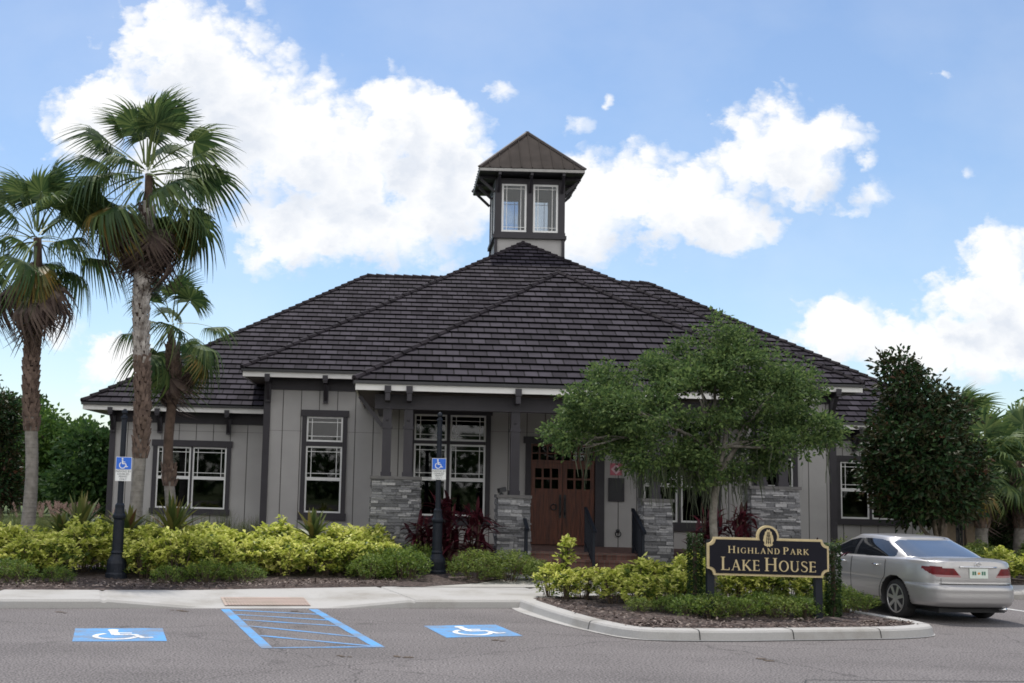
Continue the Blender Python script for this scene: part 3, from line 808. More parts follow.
# --- trim boards on the walls
T = .04
for (x, Y, w, zt) in ((WL - .02, WY, .17, 4.1), (WR - .12, WY, .17, 4.1), (CL - .03, CY, .19, 5.0), (CR - .15, CY, .19, 5.0)):
    b = MB(); b.box(x, x + w, Y - T, Y + .12, GR - .1, zt); b.build('corner_board', M['trim'], house)
for (x0, x1, Y, z0, z1) in ((CL + .165, BL - .02, CY, 4.72, 5.06), (BR + .02, CR - .155, CY, 4.72, 5.06), (WL + .155, CL - .04, WY, 3.78, 4.13), (CR + .045, WR - .13, WY, 3.78, 4.13)):
    b = MB(); b.box(x0, x1, Y - T - .005, Y, z0, z1); b.build('frieze_board', M['trim'], house)


def dh(x0, x1, z0, zm, z1): return [(x0, x1, z0, zm, 'plain'), (x0 + .0, x1 + .0, zm + .002, z1, 'prairie')]


window(-7.40, -5.04, 1.10, 3.24, WY, dh(-7.27, -6.25, 1.22, 2.14, 3.07) + dh(-6.19, -5.17, 1.22, 2.14, 3.07), house)
window(13.33, 15.40, 1.32, 3.30, WY, dh(13.46, 14.32, 1.44, 2.30, 3.15) + dh(14.40, 15.26, 1.44, 2.30, 3.15), house)
for (x0, x1) in ((-2.60, -1.57), (10.27, 11.30)):
    window(x0 - .13, x1 + .13, 1.10, 4.13, CY, dh(x0, x1, 1.25, 2.20, 3.13) + [(x0, x1, 3.26, 3.97, 'prairie')], house)
for (x0, x1, x2, x3) in ((.44, 1.29, 1.38, 2.31), (6.45, 7.33, 7.42, 8.32)):
    window(x0 - .14, x3 + .13, 1.15, 4.10, BY, dh(x0, x1, 1.32, 2.27, 3.18) + [(x0, x1, 3.27, 3.95, 'prairie')] + dh(x2, x3, 1.32, 2.27, 3.18) + [(x2, x3, 3.27, 3.95, 'prairie')], house)

# --- entrance doors
df = MB()
df.box(3.36, 3.50, BY - .05, BY + .12, .64, 3.40); df.box(5.18, 5.42, BY - .05, BY + .12, .64, 3.40); df.box(3.30, 5.46, BY - .06, BY + .12, 3.26, 3.44)
dfo = df.build('door_surround', M['trim'], house)
tr = MB()                                                 # brown transom grille over the doors
tr.box(3.505, 5.175, BY, BY + .06, 2.76, 2.84); tr.box(3.505, 5.175, BY, BY + .06, 3.20, 3.255)
for k in range(9): x = 3.505 + k * (1.63 / 8); tr.box(x, x + .04, BY + .005, BY + .05, 2.84, 3.20)
tr.box(3.505, 5.175, BY + .008, BY + .045, 3.0, 3.03)
tr.build('transom_grille', M['doorwood'], dfo)
tg = MB(); tg.box(3.50, 5.18, BY + .05, BY + .058, 2.84, 3.2); tg.build('transom_glass', M['glass'], dfo)
for (x0, x1) in ((3.51, 4.335), (4.345, 5.17)):
    d = MB(); z0, z1 = .66, 2.755; st = .11; y0, y1 = BY + .01, BY + .055
    d.box(x0, x0 + st, y0, y1, z0, z1); d.box(x1 - st, x1, y0, y1, z0, z1)
    lights_z0, lights_z1 = 2.10, 2.62
    d.box(x0 + st, x1 - st, y0, y1, z1 - .13, z1); d.box(x0 + st, x1 - st, y0, y1, lights_z0 - .09, lights_z0); d.box(x0 + st, x1 - st, y0, y1, z0, z0 + .16)
    nb = 5; ww = (x1 - x0 - 2 * st) / nb
    for k in range(nb): d.box(x0 + st + k * ww + .005, x0 + st + (k + 1) * ww - .005, y0 + .012, y1 - .008, z0 + .16, lights_z0 - .09)
    d.box(x0 + st, x1 - st, y0 + .02, y1 - .012, z0 + .16, lights_z0 - .09)
    lw_ = (x1 - x0 - 2 * st); cw = (lw_ - 2 * .05) / 3
    for k in range(2): x = x0 + st + (k + 1) * cw + k * .05; d.box(x, x + .05, y0 + .002, y1 - .002, lights_z0, lights_z1 + .005)
    cuts = [x0 + st + k * (cw + .05) for k in range(3)]
    for x in cuts: d.box(x, x + cw, y0 + .003, y1 - .003, 2.335, 2.385)
    dr = d.build('door', M['doorwood'], house)
    gl = MB(); gl.box(x0 + st, x1 - st, BY + .03, BY + .036, lights_z0, lights_z1); gl.build('door_glass', M['glass'], dr)
    h = MB(); hx = x1 - .055 if x0 < 4 else x0 + .055; h.box(hx - .03, hx + .03, BY - .005, BY + .008, 1.35, 1.95); h.tube([(hx, BY - .01, 1.42), (hx, BY - .06, 1.5), (hx, BY - .06, 1.78), (hx, BY - .01, 1.86)], .014, 8)
    h.build('door_handle', M['black_metal'], dr)
kn = MB(); kn.tube([(4.11 + .075 * math.cos(t_), BY - .02, 1.63 + .075 * math.sin(t_)) for t_ in np.linspace(0, 6.283, 20)], .014, 8, cap=False); kn.build('door_knocker', M['black_metal'], house)

# --- porch floor, steps
b = MB(); b.box(.2, 8.6, 28.35, BY + .02, GR - .1, .64); b.build('porch_floor', M['brick'], house)
st = MB(); st.box(2.9, 5.95, 28.05, 28.345, GR - .1, .64 - .003); st.box(2.88, 5.97, 27.72, 28.045, GR - .1, .50); st.box(2.86, 5.99, 27.40, 27.715, GR - .1, .345)
for (yy, zz) in ((28.04, .64), (27.71, .50), (27.39, .345)): st.box(2.85, 6.0, yy - .012, yy + .09, zz - .045, zz + .012)
st.build('porch_steps', M['brick'], house)


# --- stone piers: stacked ledge stones that batter inwards, with a cap
def stone_pier(x0, x1, y0, y1, z0, z1, batter=.035):
    rs = random.Random(int(x0 * 100)); b = MB(); z = z0; cxm = (x0 + x1) / 2
    while z < z1 - .01:
        h = min(rs.choice([.03, .04, .05, .065, .08]), z1 - z); t_ = (z - z0) / (z1 - z0); ins = batter * t_
        for face in range(4):
            L_ = (x1 - x0 if face % 2 == 0 else y1 - y0) - 2 * ins; p = 0
            while p < L_ - .01:
                w = min(rs.uniform(.08, .36), L_ - p)
                if L_ - p - w < .06: w = L_ - p
                o = rs.uniform(0, .045); g_ = .003
                if face == 0: b.box(x0 + ins + p + g_, x0 + ins + p + w - g_, y0 + ins - o, y0 + ins + .08, z + g_, z + h - g_)
                elif face == 2: b.box(x0 + ins + p + g_, x0 + ins + p + w - g_, y1 - ins - .08, y1 - ins + o, z + g_, z + h - g_)
                elif face == 1: b.box(x1 - ins - .08, x1 - ins + o, y0 + ins + .085 + p * .8 + g_, y0 + ins + .085 + (p + w) * .8 - g_, z + g_, z + h - g_)
                else: b.box(x0 + ins - o, x0 + ins + .08, y0 + ins + .085 + p * .8 + g_, y0 + ins + .085 + (p + w) * .8 - g_, z + g_, z + h - g_)
                p += w
        z += h
    b.box(x0 + .06, x1 - .06, y0 + .06, y1 - .06, z0, z1)
    p = b.build('stone_pier', M['stone_each'], house)
    c_ = MB(); c_.box(x0 - .01, x1 + .01, y0 - .02, y1 + .02, z1, z1 + .07); c_.build('pier_cap', M['stone_cap'], p)


m_, nt_, N_, L_, b_ = new_mat('ledge_stone_each'); g_ = N_.new('ShaderNodeNewGeometry'); r_ = N_.new('ShaderNodeValToRGB'); el_ = r_.color_ramp.elements
el_[0].color = (.09, .09, .095, 1); el_[1].color = (.36, .355, .36, 1); e_ = el_.new(.6); e_.color = (.19, .19, .20, 1)
L_.new(g_.outputs['Random Per Island'], r_.inputs[0]); n_ = N_.new('ShaderNodeTexNoise'); n_.inputs['Scale'].default_value = 22; n_.inputs['Detail'].default_value = 6
tc_ = N_.new('ShaderNodeTexCoord'); L_.new(tc_.outputs['Object'], n_.inputs['Vector']); a_ = N_.new('ShaderNodeMath'); a_.operation = 'MULTIPLY_ADD'; L_.new(n_.outputs[0], a_.inputs[0]); a_.inputs[1].default_value = .8; a_.inputs[2].default_value = .6
v_ = N_.new('ShaderNodeVectorMath'); v_.operation = 'SCALE'; L_.new(r_.outputs[0], v_.inputs[0]); L_.new(a_.outputs[0], v_.inputs['Scale']); L_.new(v_.outputs[0], b_.inputs['Base Color'])
b_.inputs['Roughness'].default_value = .9; bp_ = N_.new('ShaderNodeBump'); bp_.inputs['Strength'].default_value = .7; bp_.inputs['Distance'].default_value = .02; L_.new(n_.outputs[0], bp_.inputs['Height']); L_.new(bp_.outputs[0], b_.inputs['Normal'])
M['stone_each'] = m_
for (x0, x1, zt) in ((-.60, .58, 2.22), (8.18, 9.36, 2.22), (2.33, 3.13, 1.86), (5.70, 6.42, 1.86)): stone_pier(x0, x1, 27.92, 28.62, GR - .05, zt)

# --- porch posts, beam, braces, outlookers
for (x, zt) in ((-.25, 2.29), (.25, 2.29), (8.53, 2.29), (9.03, 2.29), (2.76, 1.93), (6.05, 1.93)):
    p = MB(); p.box(x - .105, x + .105, 28.15, 28.36, zt, 3.86); p.box(x - .125, x + .125, 28.13, 28.38, zt, zt + .10); p.box(x - .125, x + .125, 28.13, 28.38, 3.40, 3.46); po = p.build('porch_post', M['trim'], house)
    for bz in (3.6,): q = MB(); q.lathe([(.03, 0), (.03, -.02), (.012, -.03)], (x, 28.15, bz), 8, axis='y'); q.build('bolt', M['trim'], po)
b = MB(); b.box(-.55, 9.33, 28.12, 28.38, 3.86, 4.20); b.box(-.50, -.30, 28.385, BY - .01, 3.86, 4.20); b.box(9.08, 9.28, 28.385, BY - .01, 3.86, 4.20); b.build('porch_beam', M['trim'], house)


def bracket(x, Yw, Ye, ztop, drop, parent=house, diag=True):
    """Outlooker from the wall to the fascia with a leg down the wall."""
    b = MB(); b.box(x - .06, x + .06, Ye - .035, Yw - .046, ztop - .16, ztop - .02); b.box(x - .075, x + .075, Ye - .055, Ye - .036, ztop - .10, ztop + .05)
    b.box(x - .07, x + .07, Yw - .14, Yw - .047, ztop - drop, ztop - .165)
    if diag: b.bar((x, Ye + .10, ztop - .17), (x, Yw - .13, ztop - drop + .08), .08, .07)
    b.build('bracket', M['trim'], parent)


for x in (-3.72, -2.08, 10.78, 12.42): bracket(x, CY, 33.8, 5.06, .70)
for x in (-8.63, -7.22, -5.13, 13.9, 15.4, 16.5): bracket(x, WY, 36.0, 4.13, .66)
for x in (-.25, .25, 2.76, 6.05, 8.53, 9.03):
    b = MB(); b.box(x - .055, x + .055, 27.56, 28.11, 4.02, 4.19); b.box(x - .075, x + .075, 27.545, 27.57, 4.20, 4.36); b.build('outlooker', M['trim'], house)
for sx in (-1, 1):
    b = MB(); xx = -.36 if sx < 0 else 9.14; b.bar((xx, 28.25, 3.45), (xx + sx * .55, 28.25, 4.14), .09, .09); b.build('brace', M['trim'], house)


# --- tiled roofs: every course a real step
def roof_face(b, e0, e1, r0, r1, course=.325, th=.045):
    """Slope with eave e0-e1 and ridge r0-r1 (r0 == r1 for a hip triangle)."""
    e0, e1, r0, r1 = [np.array(p, float) for p in (e0, e1, r0, r1)]; ed = (e1 - e0) / np.linalg.norm(e1 - e0)
    up = r0 - e0; up = up - ed * np.dot(up, ed); S = np.linalg.norm(up); upn = up / S; nrm = np.cross(ed, upn)
    if nrm[2] < 0: nrm = -nrm
    n = int(round(S / course)); k = S / n
    off = nrm * th
    for i in range(n):
        a0, a1 = i / n, (i + 1) / n
        A, B = e0 + (r0 - e0) * a0, e1 + (r1 - e1) * a0; C, D = e1 + (r1 - e1) * a1, e0 + (r0 - e0) * a1
        uA, uB, uC, uD = [float(np.dot(p - e0, ed)) for p in (A, B, C, D)]
        sh = (i % 2) * .0
        q = [A + off, B + off, C + off * .05, D + off * .05]; u = [(uA, a0 * S / k * .36 + .004), (uB, a0 * S / k * .36 + .004), (uC, a1 * S / k * .36 - .004), (uD, a1 * S / k * .36 - .004)]
        if np.linalg.norm(C - D) < 1e-4: q, u = q[:3], u[:3]
        b.poly(q, 0, u)
        b.poly([A, B, B + off, A + off], 0, [(uA, .002), (uB, .002), (uB, .003), (uA, .003)])


def ridge_caps(b, p, q, step=.33, r=.09):
    p, q = Vector(p), Vector(q); d = q - p; L_ = d.length; d.normalize(); n = int(L_ / step)
    for i in range(n):
        a_ = p + d * (i * L_ / n) + Vector((0, 0, .03)); c_ = p + d * ((i + 1.12) * L_ / n) + Vector((0, 0, .0))
        b.tube([a_, c_], [r, r * .82], 7)


PIT = 2 / 3


def hip_roof(name, x0, x1, y0, y1, z, ridge_axis, PIT=2 / 3):
    hw = (x1 - x0) / 2 if ridge_axis == 'y' else (y1 - y0) / 2
    h = hw * PIT; b = MB(); E_ = [(x0, y0, z), (x1, y0, z), (x1, y1, z), (x0, y1, z)]
    if ridge_axis == 'y': Ra, Rb = ((x0 + x1) / 2, y0 + hw, z + h), ((x0 + x1) / 2, y1 - hw, z + h)
    else: Ra, Rb = (x0 + hw, (y0 + y1) / 2, z + h), (x1 - hw, (y0 + y1) / 2, z + h)
    if ridge_axis == 'y':
        roof_face(b, E_[0], E_[1], Ra, Ra); roof_face(b, E_[1], E_[2], Ra, Rb); roof_face(b, E_[2], E_[3], Rb, Rb); roof_face(b, E_[3], E_[0], Rb, Ra)
        hips = [(E_[0], Ra), (E_[1], Ra), (E_[2], Rb), (E_[3], Rb)]
    else:
        roof_face(b, E_[0], E_[1], Ra, Rb); roof_face(b, E_[1], E_[2], Rb, Rb); roof_face(b, E_[2], E_[3], Rb, Ra); roof_face(b, E_[3], E_[0], Ra, Ra)
        hips = [(E_[0], Ra), (E_[1], Rb), (E_[2], Rb), (E_[3], Ra)]
    o = b.build(name, M['tile'], house)
    c_ = MB()
    for p, q in hips: ridge_caps(c_, p, q)
    ridge_caps(c_, Ra, Rb); c_.build('ridge_tiles', M['ridge'], o)
    f = MB(); ft, fh = .03, .145; zf = z - .075
    gt = MB()
    for (a_, c2, ax) in (((x0, y0), (x1, y0), 0), ((x1, y0), (x1, y1), 1), ((x1, y1), (x0, y1), 2), ((x0, y1), (x0, y0), 3)):
        if ax == 0: f.box(x0 + .03, x1 - .03, y0 + .03, y0 + .06, zf - fh, zf); gt.box(x0 - .01, x1 + .01, y0 - .03, y0 + .05, zf + .001, z - .004)
        if ax == 2: f.box(x0 + .03, x1 - .03, y1 - .06, y1 - .03, zf - fh, zf); gt.box(x0 - .01, x1 + .01, y1 - .05, y1 + .03, zf + .001, z - .004)
        if ax == 1: f.box(x1 - .06, x1 - .03, y0 + .061, y1 - .061, zf - fh, zf); gt.box(x1 - .05, x1 + .03, y0 + .051, y1 - .051, zf + .001, z - .004)
        if ax == 3: f.box(x0 + .03, x0 + .06, y0 + .061, y1 - .061, zf - fh, zf); gt.box(x0 - .03, x0 + .05, y0 + .051, y1 - .051, zf + .001, z - .004)
    f.build('fascia', M['fascia'], o); gt.build('gutter', M['gutter'], o)
    s_ = MB(); s_.poly([(x0 + .061, y0 + .061, zf - fh + .03), (x0 + .061, y1 - .061, zf - fh + .03), (x1 - .061, y1 - .061, zf - fh + .03), (x1 - .061, y0 + .061, zf - fh + .03)]); s_.build('soffit', M['soffit'], o)
    return o


tag(hip_roof('porch_roof', -1.03, 9.74, 27.6, 40.2, 4.47, 'y'), 'low hipped tile roof over the entrance porch')
tag(hip_roof('main_roof', -4.45, 13.15, 33.8, 54.6, 5.25, 'y', .637), 'tall central hipped tile roof below the cupola')
tag(hip_roof('wing_roof', -9.5, 17.4, 36.0, 52.4, 4.32, 'x'), 'wide hipped tile roof over both wings')

# --- cupola
TX, TY, TW = 4.62, 44.25, 1.28
cu = part_empty('cupola', house); cu['label'] = 'square windowed cupola with a brown metal pyramid roof'
b = MB(); x0, x1, y0, y1 = TX - TW, TX + TW, TY - TW, TY + TW
wz0, wz1 = 11.40, 13.14
b.box(x0 + .06, x1 - .06, y0 + .06, y1 - .06, 9.6, 11.12)                              # pale base box
b.build('base_wall', M['siding'], cu)
b = MB()
b.box(x0 - .06, x1 + .06, y0 - .06, y1 + .06, 11.12, 11.25); b.box(x0 - .02, x1 + .02, y0 - .02, y1 + .02, 11.25, 11.36)
b.box(x0, x1, y0, y1, 13.16, 13.36)
for (cx_, cy_) in ((x0, y0), (x1 - .24, y0), (x0, y1 - .24), (x1 - .24, y1 - .24)): b.box(cx_, cx_ + .24, cy_, cy_ + .24, 11.36, 13.16)
for cy_ in (y0, y1 - .15): b.box(TX - .11, TX + .11, cy_, cy_ + .15, 11.36, 13.16)
for cx_ in (x0, x1 - .15): b.box(cx_, cx_ + .15, TY - .11, TY + .11, 11.36, 13.16)
for (cx_, cy_) in ((x0, y0), (x1 - .10, y0), (x0, y1 - .10), (x1 - .1, y1 - .1)): b.box(cx_ - .004, cx_ + .104, cy_ - .004, cy_ + .104, 9.6, 11.119)
b.build('frame_posts', M['trim'], cu)


def cup_win(face, side):
    """White cupola sash and pane in the bay left or right of the mullion on one of four faces."""
    a0, a1 = (-TW + .25, -.12) if side < 0 else (.12, TW - .25)
    s_ = MB(); g_ = MB(); t = .07

    def put(B, p, q, d0, d1, z0, z1):
        if face == 0: B.box(TX + p, TX + q, y0 + d0, y0 + d1, z0, z1)
        if face == 1: B.box(TX + p, TX + q, y1 - d1, y1 - d0, z0, z1)
        if face == 2: B.box(x0 + d0, x0 + d1, TY + p, TY + q, z0, z1)
        if face == 3: B.box(x1 - d1, x1 - d0, TY + p, TY + q, z0, z1)
    z0, z1 = 11.365, 13.155
    put(s_, a0, a0 + t, .03, .09, z0, z1); put(s_, a1 - t, a1, .03, .09, z0, z1); put(s_, a0 + t, a1 - t, .03, .09, z0, z0 + t); put(s_, a0 + t, a1 - t, .03, .09, z1 - t, z1)
    mx = a1 - t - .15; put(s_, mx, mx + .02, .05, .07, z0 + t, z1 - t); mx2 = a0 + t + .10; put(s_, mx2, mx2 + .02, .05, .07, z0 + t, z1 - t)
    for zz in (z0 + t + .1, z1 - t - .12): put(s_, a0 + t, mx2, .051, .069, zz, zz + .02); put(s_, mx2 + .02, mx, .051, .069, zz, zz + .02); put(s_, mx + .02, a1 - t, .051, .069, zz, zz + .02)
    put(g_, a0 + t * .6, a1 - t * .6, .074, .080, z0 + t * .6, z1 - t * .6)
    if face == 0: o = s_.build('window', M['white_frame'], cu); g_.build('window_pane', M['tower_glass'], cu)
    else: return s_, g_


restS, restG = MB(), MB()
for face in range(4):
    for side in (-1, 1):
        r = cup_win(face, side)
        if r:
            for src, dst in ((r[0], restS), (r[1], restG)):
                i = len(dst.v); dst.v += src.v; dst.f += [tuple(k + i for k in f) for f in src.f]; dst.m += src.m
restS.build('window', M['white_frame'], cu); restG.build('window_pane', M['tower_glass'], cu)
ev = 1.92; ez = 13.58; ap = (TX, TY, 15.48); b = MB()
cs = [(TX - ev, TY - ev, ez), (TX + ev, TY - ev, ez), (TX + ev, TY + ev, ez), (TX - ev, TY + ev, ez)]
for k in range(4): b.poly([cs[k], cs[(k + 1) % 4], ap])
for k in range(4):                                       # standing seams
    p, q = np.array(cs[k]), np.array(cs[(k + 1) % 4]); mid = (p + q) / 2
    for j in range(1, 10):
        t_ = j / 10; e = p + (q - p) * t_; f = min(t_, 1 - t_) * 2; top = e + (np.array(ap) - mid) * f * .995
        b.bar(tuple(e + np.array((0, 0, .02))), tuple(top + np.array((0, 0, .02))), .03, .05)
b.build('metal_roof', M['seam'], cu)
b = MB()
for p in cs: b.bar((p[0], p[1], p[2] + .02), (ap[0], ap[1], ap[2] + .02), .12, .07)
b.build('ridge_cap', M['seam_ridge'], cu)
b = MB()
b.box(TX - ev + .02, TX + ev - .02, TY - ev + .01, TY - ev + .04, ez - .12, ez - .02); b.box(TX - ev + .02, TX + ev - .02, TY + ev - .04, TY + ev - .01, ez - .12, ez - .02)
b.box(TX - ev + .01, TX - ev + .04, TY - ev + .041, TY + ev - .041, ez - .12, ez - .02); b.box(TX + ev - .04, TX + ev - .01, TY - ev + .041, TY + ev - .041, ez - .12, ez - .02)
b.build('fascia', mat('cupola_fascia', (.33, .32, .31), .6), cu)
b = MB(); b.box(TX - ev + .045, TX + ev - .045, TY - ev + .045, TY + ev - .045, ez - .14, ez - .06)
b.build('soffit', M['trim'], cu)
for k in (-1, 0, 1):
    o = k * (TW - .12)
    for sgn in (-1, 1):
        b = MB(); b.box(TX + o - .05, TX + o + .05, *sorted((TY + sgn * (TW + .003), TY + sgn * (ev - .05))), ez - .24, ez - .141); b.bar((TX + o, TY + sgn * (TW + .02), ez - .72), (TX + o, TY + sgn * (ev - .12), ez - .26), .09, .09); b.build('bracket', M['trim'], cu)
        b = MB(); b.box(*sorted((TX + sgn * (TW + .003), TX + sgn * (ev - .05))), TY + o - .05, TY + o + .05, ez - .24, ez - .141); b.bar((TX + sgn * (TW + .02), TY + o, ez - .72), (TX + sgn * (ev - .12), TY + o, ez - .26), .09, .09); b.build('bracket', M['trim'], cu)

# --- things fixed by the entrance
b = MB(); nx, nz = 5.73, 2.645; ns = thing('notice_sign', 'small square pink notice sign with a dark diamond on the wall beside the entrance', 'sign', (nx, BY - .02, nz))
b.box(nx - .155, nx + .155, BY - .02, BY - .004, nz - .155, nz + .155); b.build('sign_plate', M['red_sign'], ns)
b = MB(); b.prism_xz([(nx, nz - .135), (nx + .135, nz), (nx, nz + .135), (nx - .135, nz)], BY - .024, BY - .0205); b.build('pale_diamond', mat('pale_pink', (.60, .42, .46), .5), ns)
b = MB(); b.prism_xz([(nx, nz - .075), (nx + .06, nz), (nx, nz + .075), (nx - .06, nz)], BY - .028, BY - .0245); b.build('dark_diamond', mat('sign_plum', (.10, .025, .05), .5), ns)
nb = thing('notice_board', 'black framed glazed notice board hanging on the wall right of the wooden doors', 'notice board', (nx, BY - .03, 1.83))
b = MB(); b.box(nx - .19, nx + .19, BY - .035, BY - .004, 1.83, 2.40); b.build('board', M['black_metal'], nb)
b = MB(); b.box(nx - .21, nx - .17, BY - .05, BY - .036, 1.81, 2.42); b.box(nx + .17, nx + .21, BY - .05, BY - .036, 1.81, 2.42); b.box(nx - .169, nx + .169, BY - .05, BY - .036, 2.38, 2.42); b.box(nx - .169, nx + .169, BY - .05, BY - .036, 1.81, 1.85); b.build('frame', M['trim'], nb)
hb = thing('wall_tap', 'small dark tap with a ring low on the grey entrance wall', 'tap', (5.78, BY - .03, .98))
b = MB(); b.lathe([(.05, 0), (.05, -.03), (.02, -.035), (.02, -.08)], (5.78, BY - .004, 1.06), 10, axis='y'); b.build('flange', M['black_metal'], hb)
b = MB(); b.tube([(5.78 + .07 * math.cos(t_), BY - .06, .98 + .07 * math.sin(t_)) for t_ in np.linspace(0, 6.283, 16)], .013, 7, cap=False); b.build('ring', M['black_metal'], hb)

for (x, lab) in ((2.98, 'black step handrail beside the stone pier, left of the wooden doors'), (4.5, 'black step handrail standing midway across the porch steps'), (5.62, 'black step handrail with a solid dark panel, below the notice board')):
    hr = thing('handrail', lab, 'handrail', (x, 27.5, .2), 0, 'handrails of the porch steps')
    b = MB(); w = .06
    b.box(x - w / 2, x + w / 2, 27.46, 27.54, .2, 1.22); b.build('post', M['navy_metal'], hr)
    b = MB(); b.box(x - w / 2, x + w / 2, 28.58, 28.66, .64, 1.62); b.build('post', M['navy_metal'], hr)
    b = MB(); b.bar((x, 27.30, 1.16), (x, 28.7, 1.66), .075, .06); b.bar((x, 27.5, .42), (x, 28.6, .84), .04, .04)
    for k in range(1, 9): yy = 27.5 + k * .122; b.box(x - .012, x + .012, yy - .012, yy + .012, .44 + k * .046, 1.2 + k * .046)
    b.build('rail', M['navy_metal'], hr)
up = thing('wall_light', 'small black uplight on the cap of the stone pier left of the doors', 'light fitting', (2.45, 28.1, 1.93))
b = MB(); b.lathe([(.05, 0), (.05, .03), (.02, .04), (.02, .07)], (2.45, 28.1, 1.93), 10); b.build('base', M['black_metal'], up)
b = MB(); b.bar((2.38, 28.06, 2.02), (2.54, 28.14, 2.06), .11, .10); b.build('lamp_head', M['black_metal'], up)


# ------------------------------------------------------------------ serif lettering (outlines as strokes)
TH, THK = .055, .15


def serif(x, y, w=.30): return [[(x - w / 2, y - .022), (x + w / 2, y - .022), (x + w / 2, y + .022), (x - w / 2, y + .022)]]


def stem(x, w=THK, s0=True, s1=True):
    P = [[(x - w / 2, 0), (x + w / 2, 0), (x + w / 2, 1), (x - w / 2, 1)]]
    if s0: P += serif(x, .022, w + .16)
    if s1: P += serif(x, .978, w + .16)
    return P


def hbar(x0, x1, y, t=TH): return [[(x0, y - t / 2), (x1, y - t / 2), (x1, y + t / 2), (x0, y + t / 2)]]


def bow(cx, cy, rx, ry, a0, a1, k=18):
    pts = arc(cx, cy, rx, ry, a0, a1, k); w = [TH + (THK - TH) * abs(math.cos(math.radians(a0 + (a1 - a0) * i / k))) ** 1.3 for i in range(k + 1)]
    return stroke(pts, w)


def glyph(c):
    if c == 'H': return stem(.15) + stem(.77) + hbar(.15, .77, .51), .95
    if c == 'I': return stem(.17), .36
    if c == 'L': return stem(.15) + hbar(.15, .62, .03) + hbar(.58, .64, .10, .18), .68
    if c == 'E': return stem(.15) + hbar(.15, .62, .03) + hbar(.15, .55, .52) + hbar(.15, .58, .97) + hbar(.58, .63, .10, .18) + hbar(.53, .57, .52, .17) + hbar(.54, .59, .91, .16), .68
    if c == 'A': return stroke([(.10, 0), (.43, 1)], .06) + stroke([(.41, 1), (.75, 0)], .15) + hbar(.2, .66, .33) + serif(.1, .022, .24) + serif(.75, .022, .3), .88
    if c == 'N': return stem(.14, .07) + stem(.78, .07, False, True) + stroke([(.12, .97), (.78, .03)], .15), .93
    if c == 'K': return stem(.15) + stroke([(.2, .42), (.68, .97)], .06) + stroke([(.32, .56), (.78, .02)], .15) + serif(.68, .978, .26) + serif(.78, .022, .28), .90
    if c == 'D': return stem(.15) + hbar(.15, .42, .03) + hbar(.15, .42, .97) + bow(.40, .5, .36, .47, -90, 90), .86
    if c == 'P': return stem(.15) + hbar(.15, .36, .97) + hbar(.15, .36, .47) + bow(.36, .72, .25, .25, -90, 90), .68
    if c == 'R': return stem(.15) + hbar(.15, .36, .97) + hbar(.15, .36, .49) + bow(.36, .73, .24, .24, -90, 90) + stroke([(.36, .49), (.72, .02)], .14) + serif(.74, .022, .22), .82
    if c == 'O': return bow(.46, .5, .38, .49, 0, 360, 30), .92
    if c == 'U': return stem(.16, THK, False, True)[:0] + [[(.09, .3), (.24, .3), (.24, 1), (.09, 1)]] + serif(.165, .978, .3) + [[(.70, .3), (.76, .3), (.76, 1), (.70, 1)]] + serif(.73, .978, .26) + bow(.45, .32, .285, .30, 180, 360, 14), .90
    if c == 'G': return bow(.47, .5, .38, .48, 45, 315, 24) + [[(.66, .06), (.79, .06), (.79, .44), (.66, .44)]] + serif(.725, .44, .26) + hbar(.72, .77, .82, .22), .90
    if c == 'S':
        pts = [(.56, .80), (.54, .92), (.34, .975), (.15, .90), (.12, .74), (.22, .60), (.40, .50), (.56, .38), (.58, .20), (.46, .06), (.28, .025), (.11, .09), (.08, .24)]
        pts = [tuple(p) for p in catmull(pts, 4)]; k = len(pts); w = [TH + (THK - TH) * math.exp(-((i / k - .5) / .2) ** 2) for i in range(k)]
        return stroke(pts, w), .68
    return [], .42


def set_text(txt, h, cap=1.22, gap=.10):
    """Small capitals: list of (polygons in metres, letters left to right), total width."""
    out = []; x = 0
    for word in txt.split(' '):
        for i, c in enumerate(word):
            sz = h * (cap if i == 0 else 1.0); P, adv = glyph(c); out += [[(x + px * sz, py * sz) for px, py in pl] for pl in P]; x += (adv + gap) * sz
        x += .34 * h
    return out, x - (.34 + gap) * h


# ------------------------------------------------------------------ entrance sign on the island
SY = 19.35; KS = SY / 18.7
sx0, sz0 = at(707, 575.5, SY)[[0, 2]]; sx1 = at(828.5, 575.5, SY)[0]; sz1 = at(768, 538.3, SY)[2]; szt = at(768, 525.5, SY)[2]; sxm = (sx0 + sx1) / 2
sz0 = at(768, 576.3, SY)[2]
sign = thing('entrance_sign', 'black and gold entrance sign reading Highland Park Lake House', 'sign', (sxm, SY, .16))


def sign_outline(d=0.0):
    x0, x1, z0, z1 = sx0 + d, sx1 - d, sz0 + d, sz1 - d; n = .10; P = []
    P += [(x0 + n, z0)] + [(x1 - n, z0)]
    P += [(x1 + n * .0 - n * math.cos(a_), z0 + n * math.sin(a_)) for a_ in np.linspace(0, math.pi / 2, 6)][1:]
    P += [(x1 - n * math.sin(a_), z1 - n * math.cos(a_)) for a_ in np.linspace(0, math.pi / 2, 6)][0:]
    r = .175 - d; cz = szt - .175
    a0 = math.asin(max(-.9, min(.9, (z1 - cz) / r)))
    P += [(sxm + r * math.cos(a_), cz + r * math.sin(a_)) for a_ in np.linspace(a0, math.pi - a0, 16)]
    P += [(x0 + n * math.cos(a_), z1 - n * math.sin(a_)) for a_ in np.linspace(0, math.pi / 2, 6)][0:]
    P += [(x0 + n * math.sin(a_), z0 + n * math.cos(a_)) for a_ in np.linspace(0, math.pi / 2, 6)][:-1]
    return P


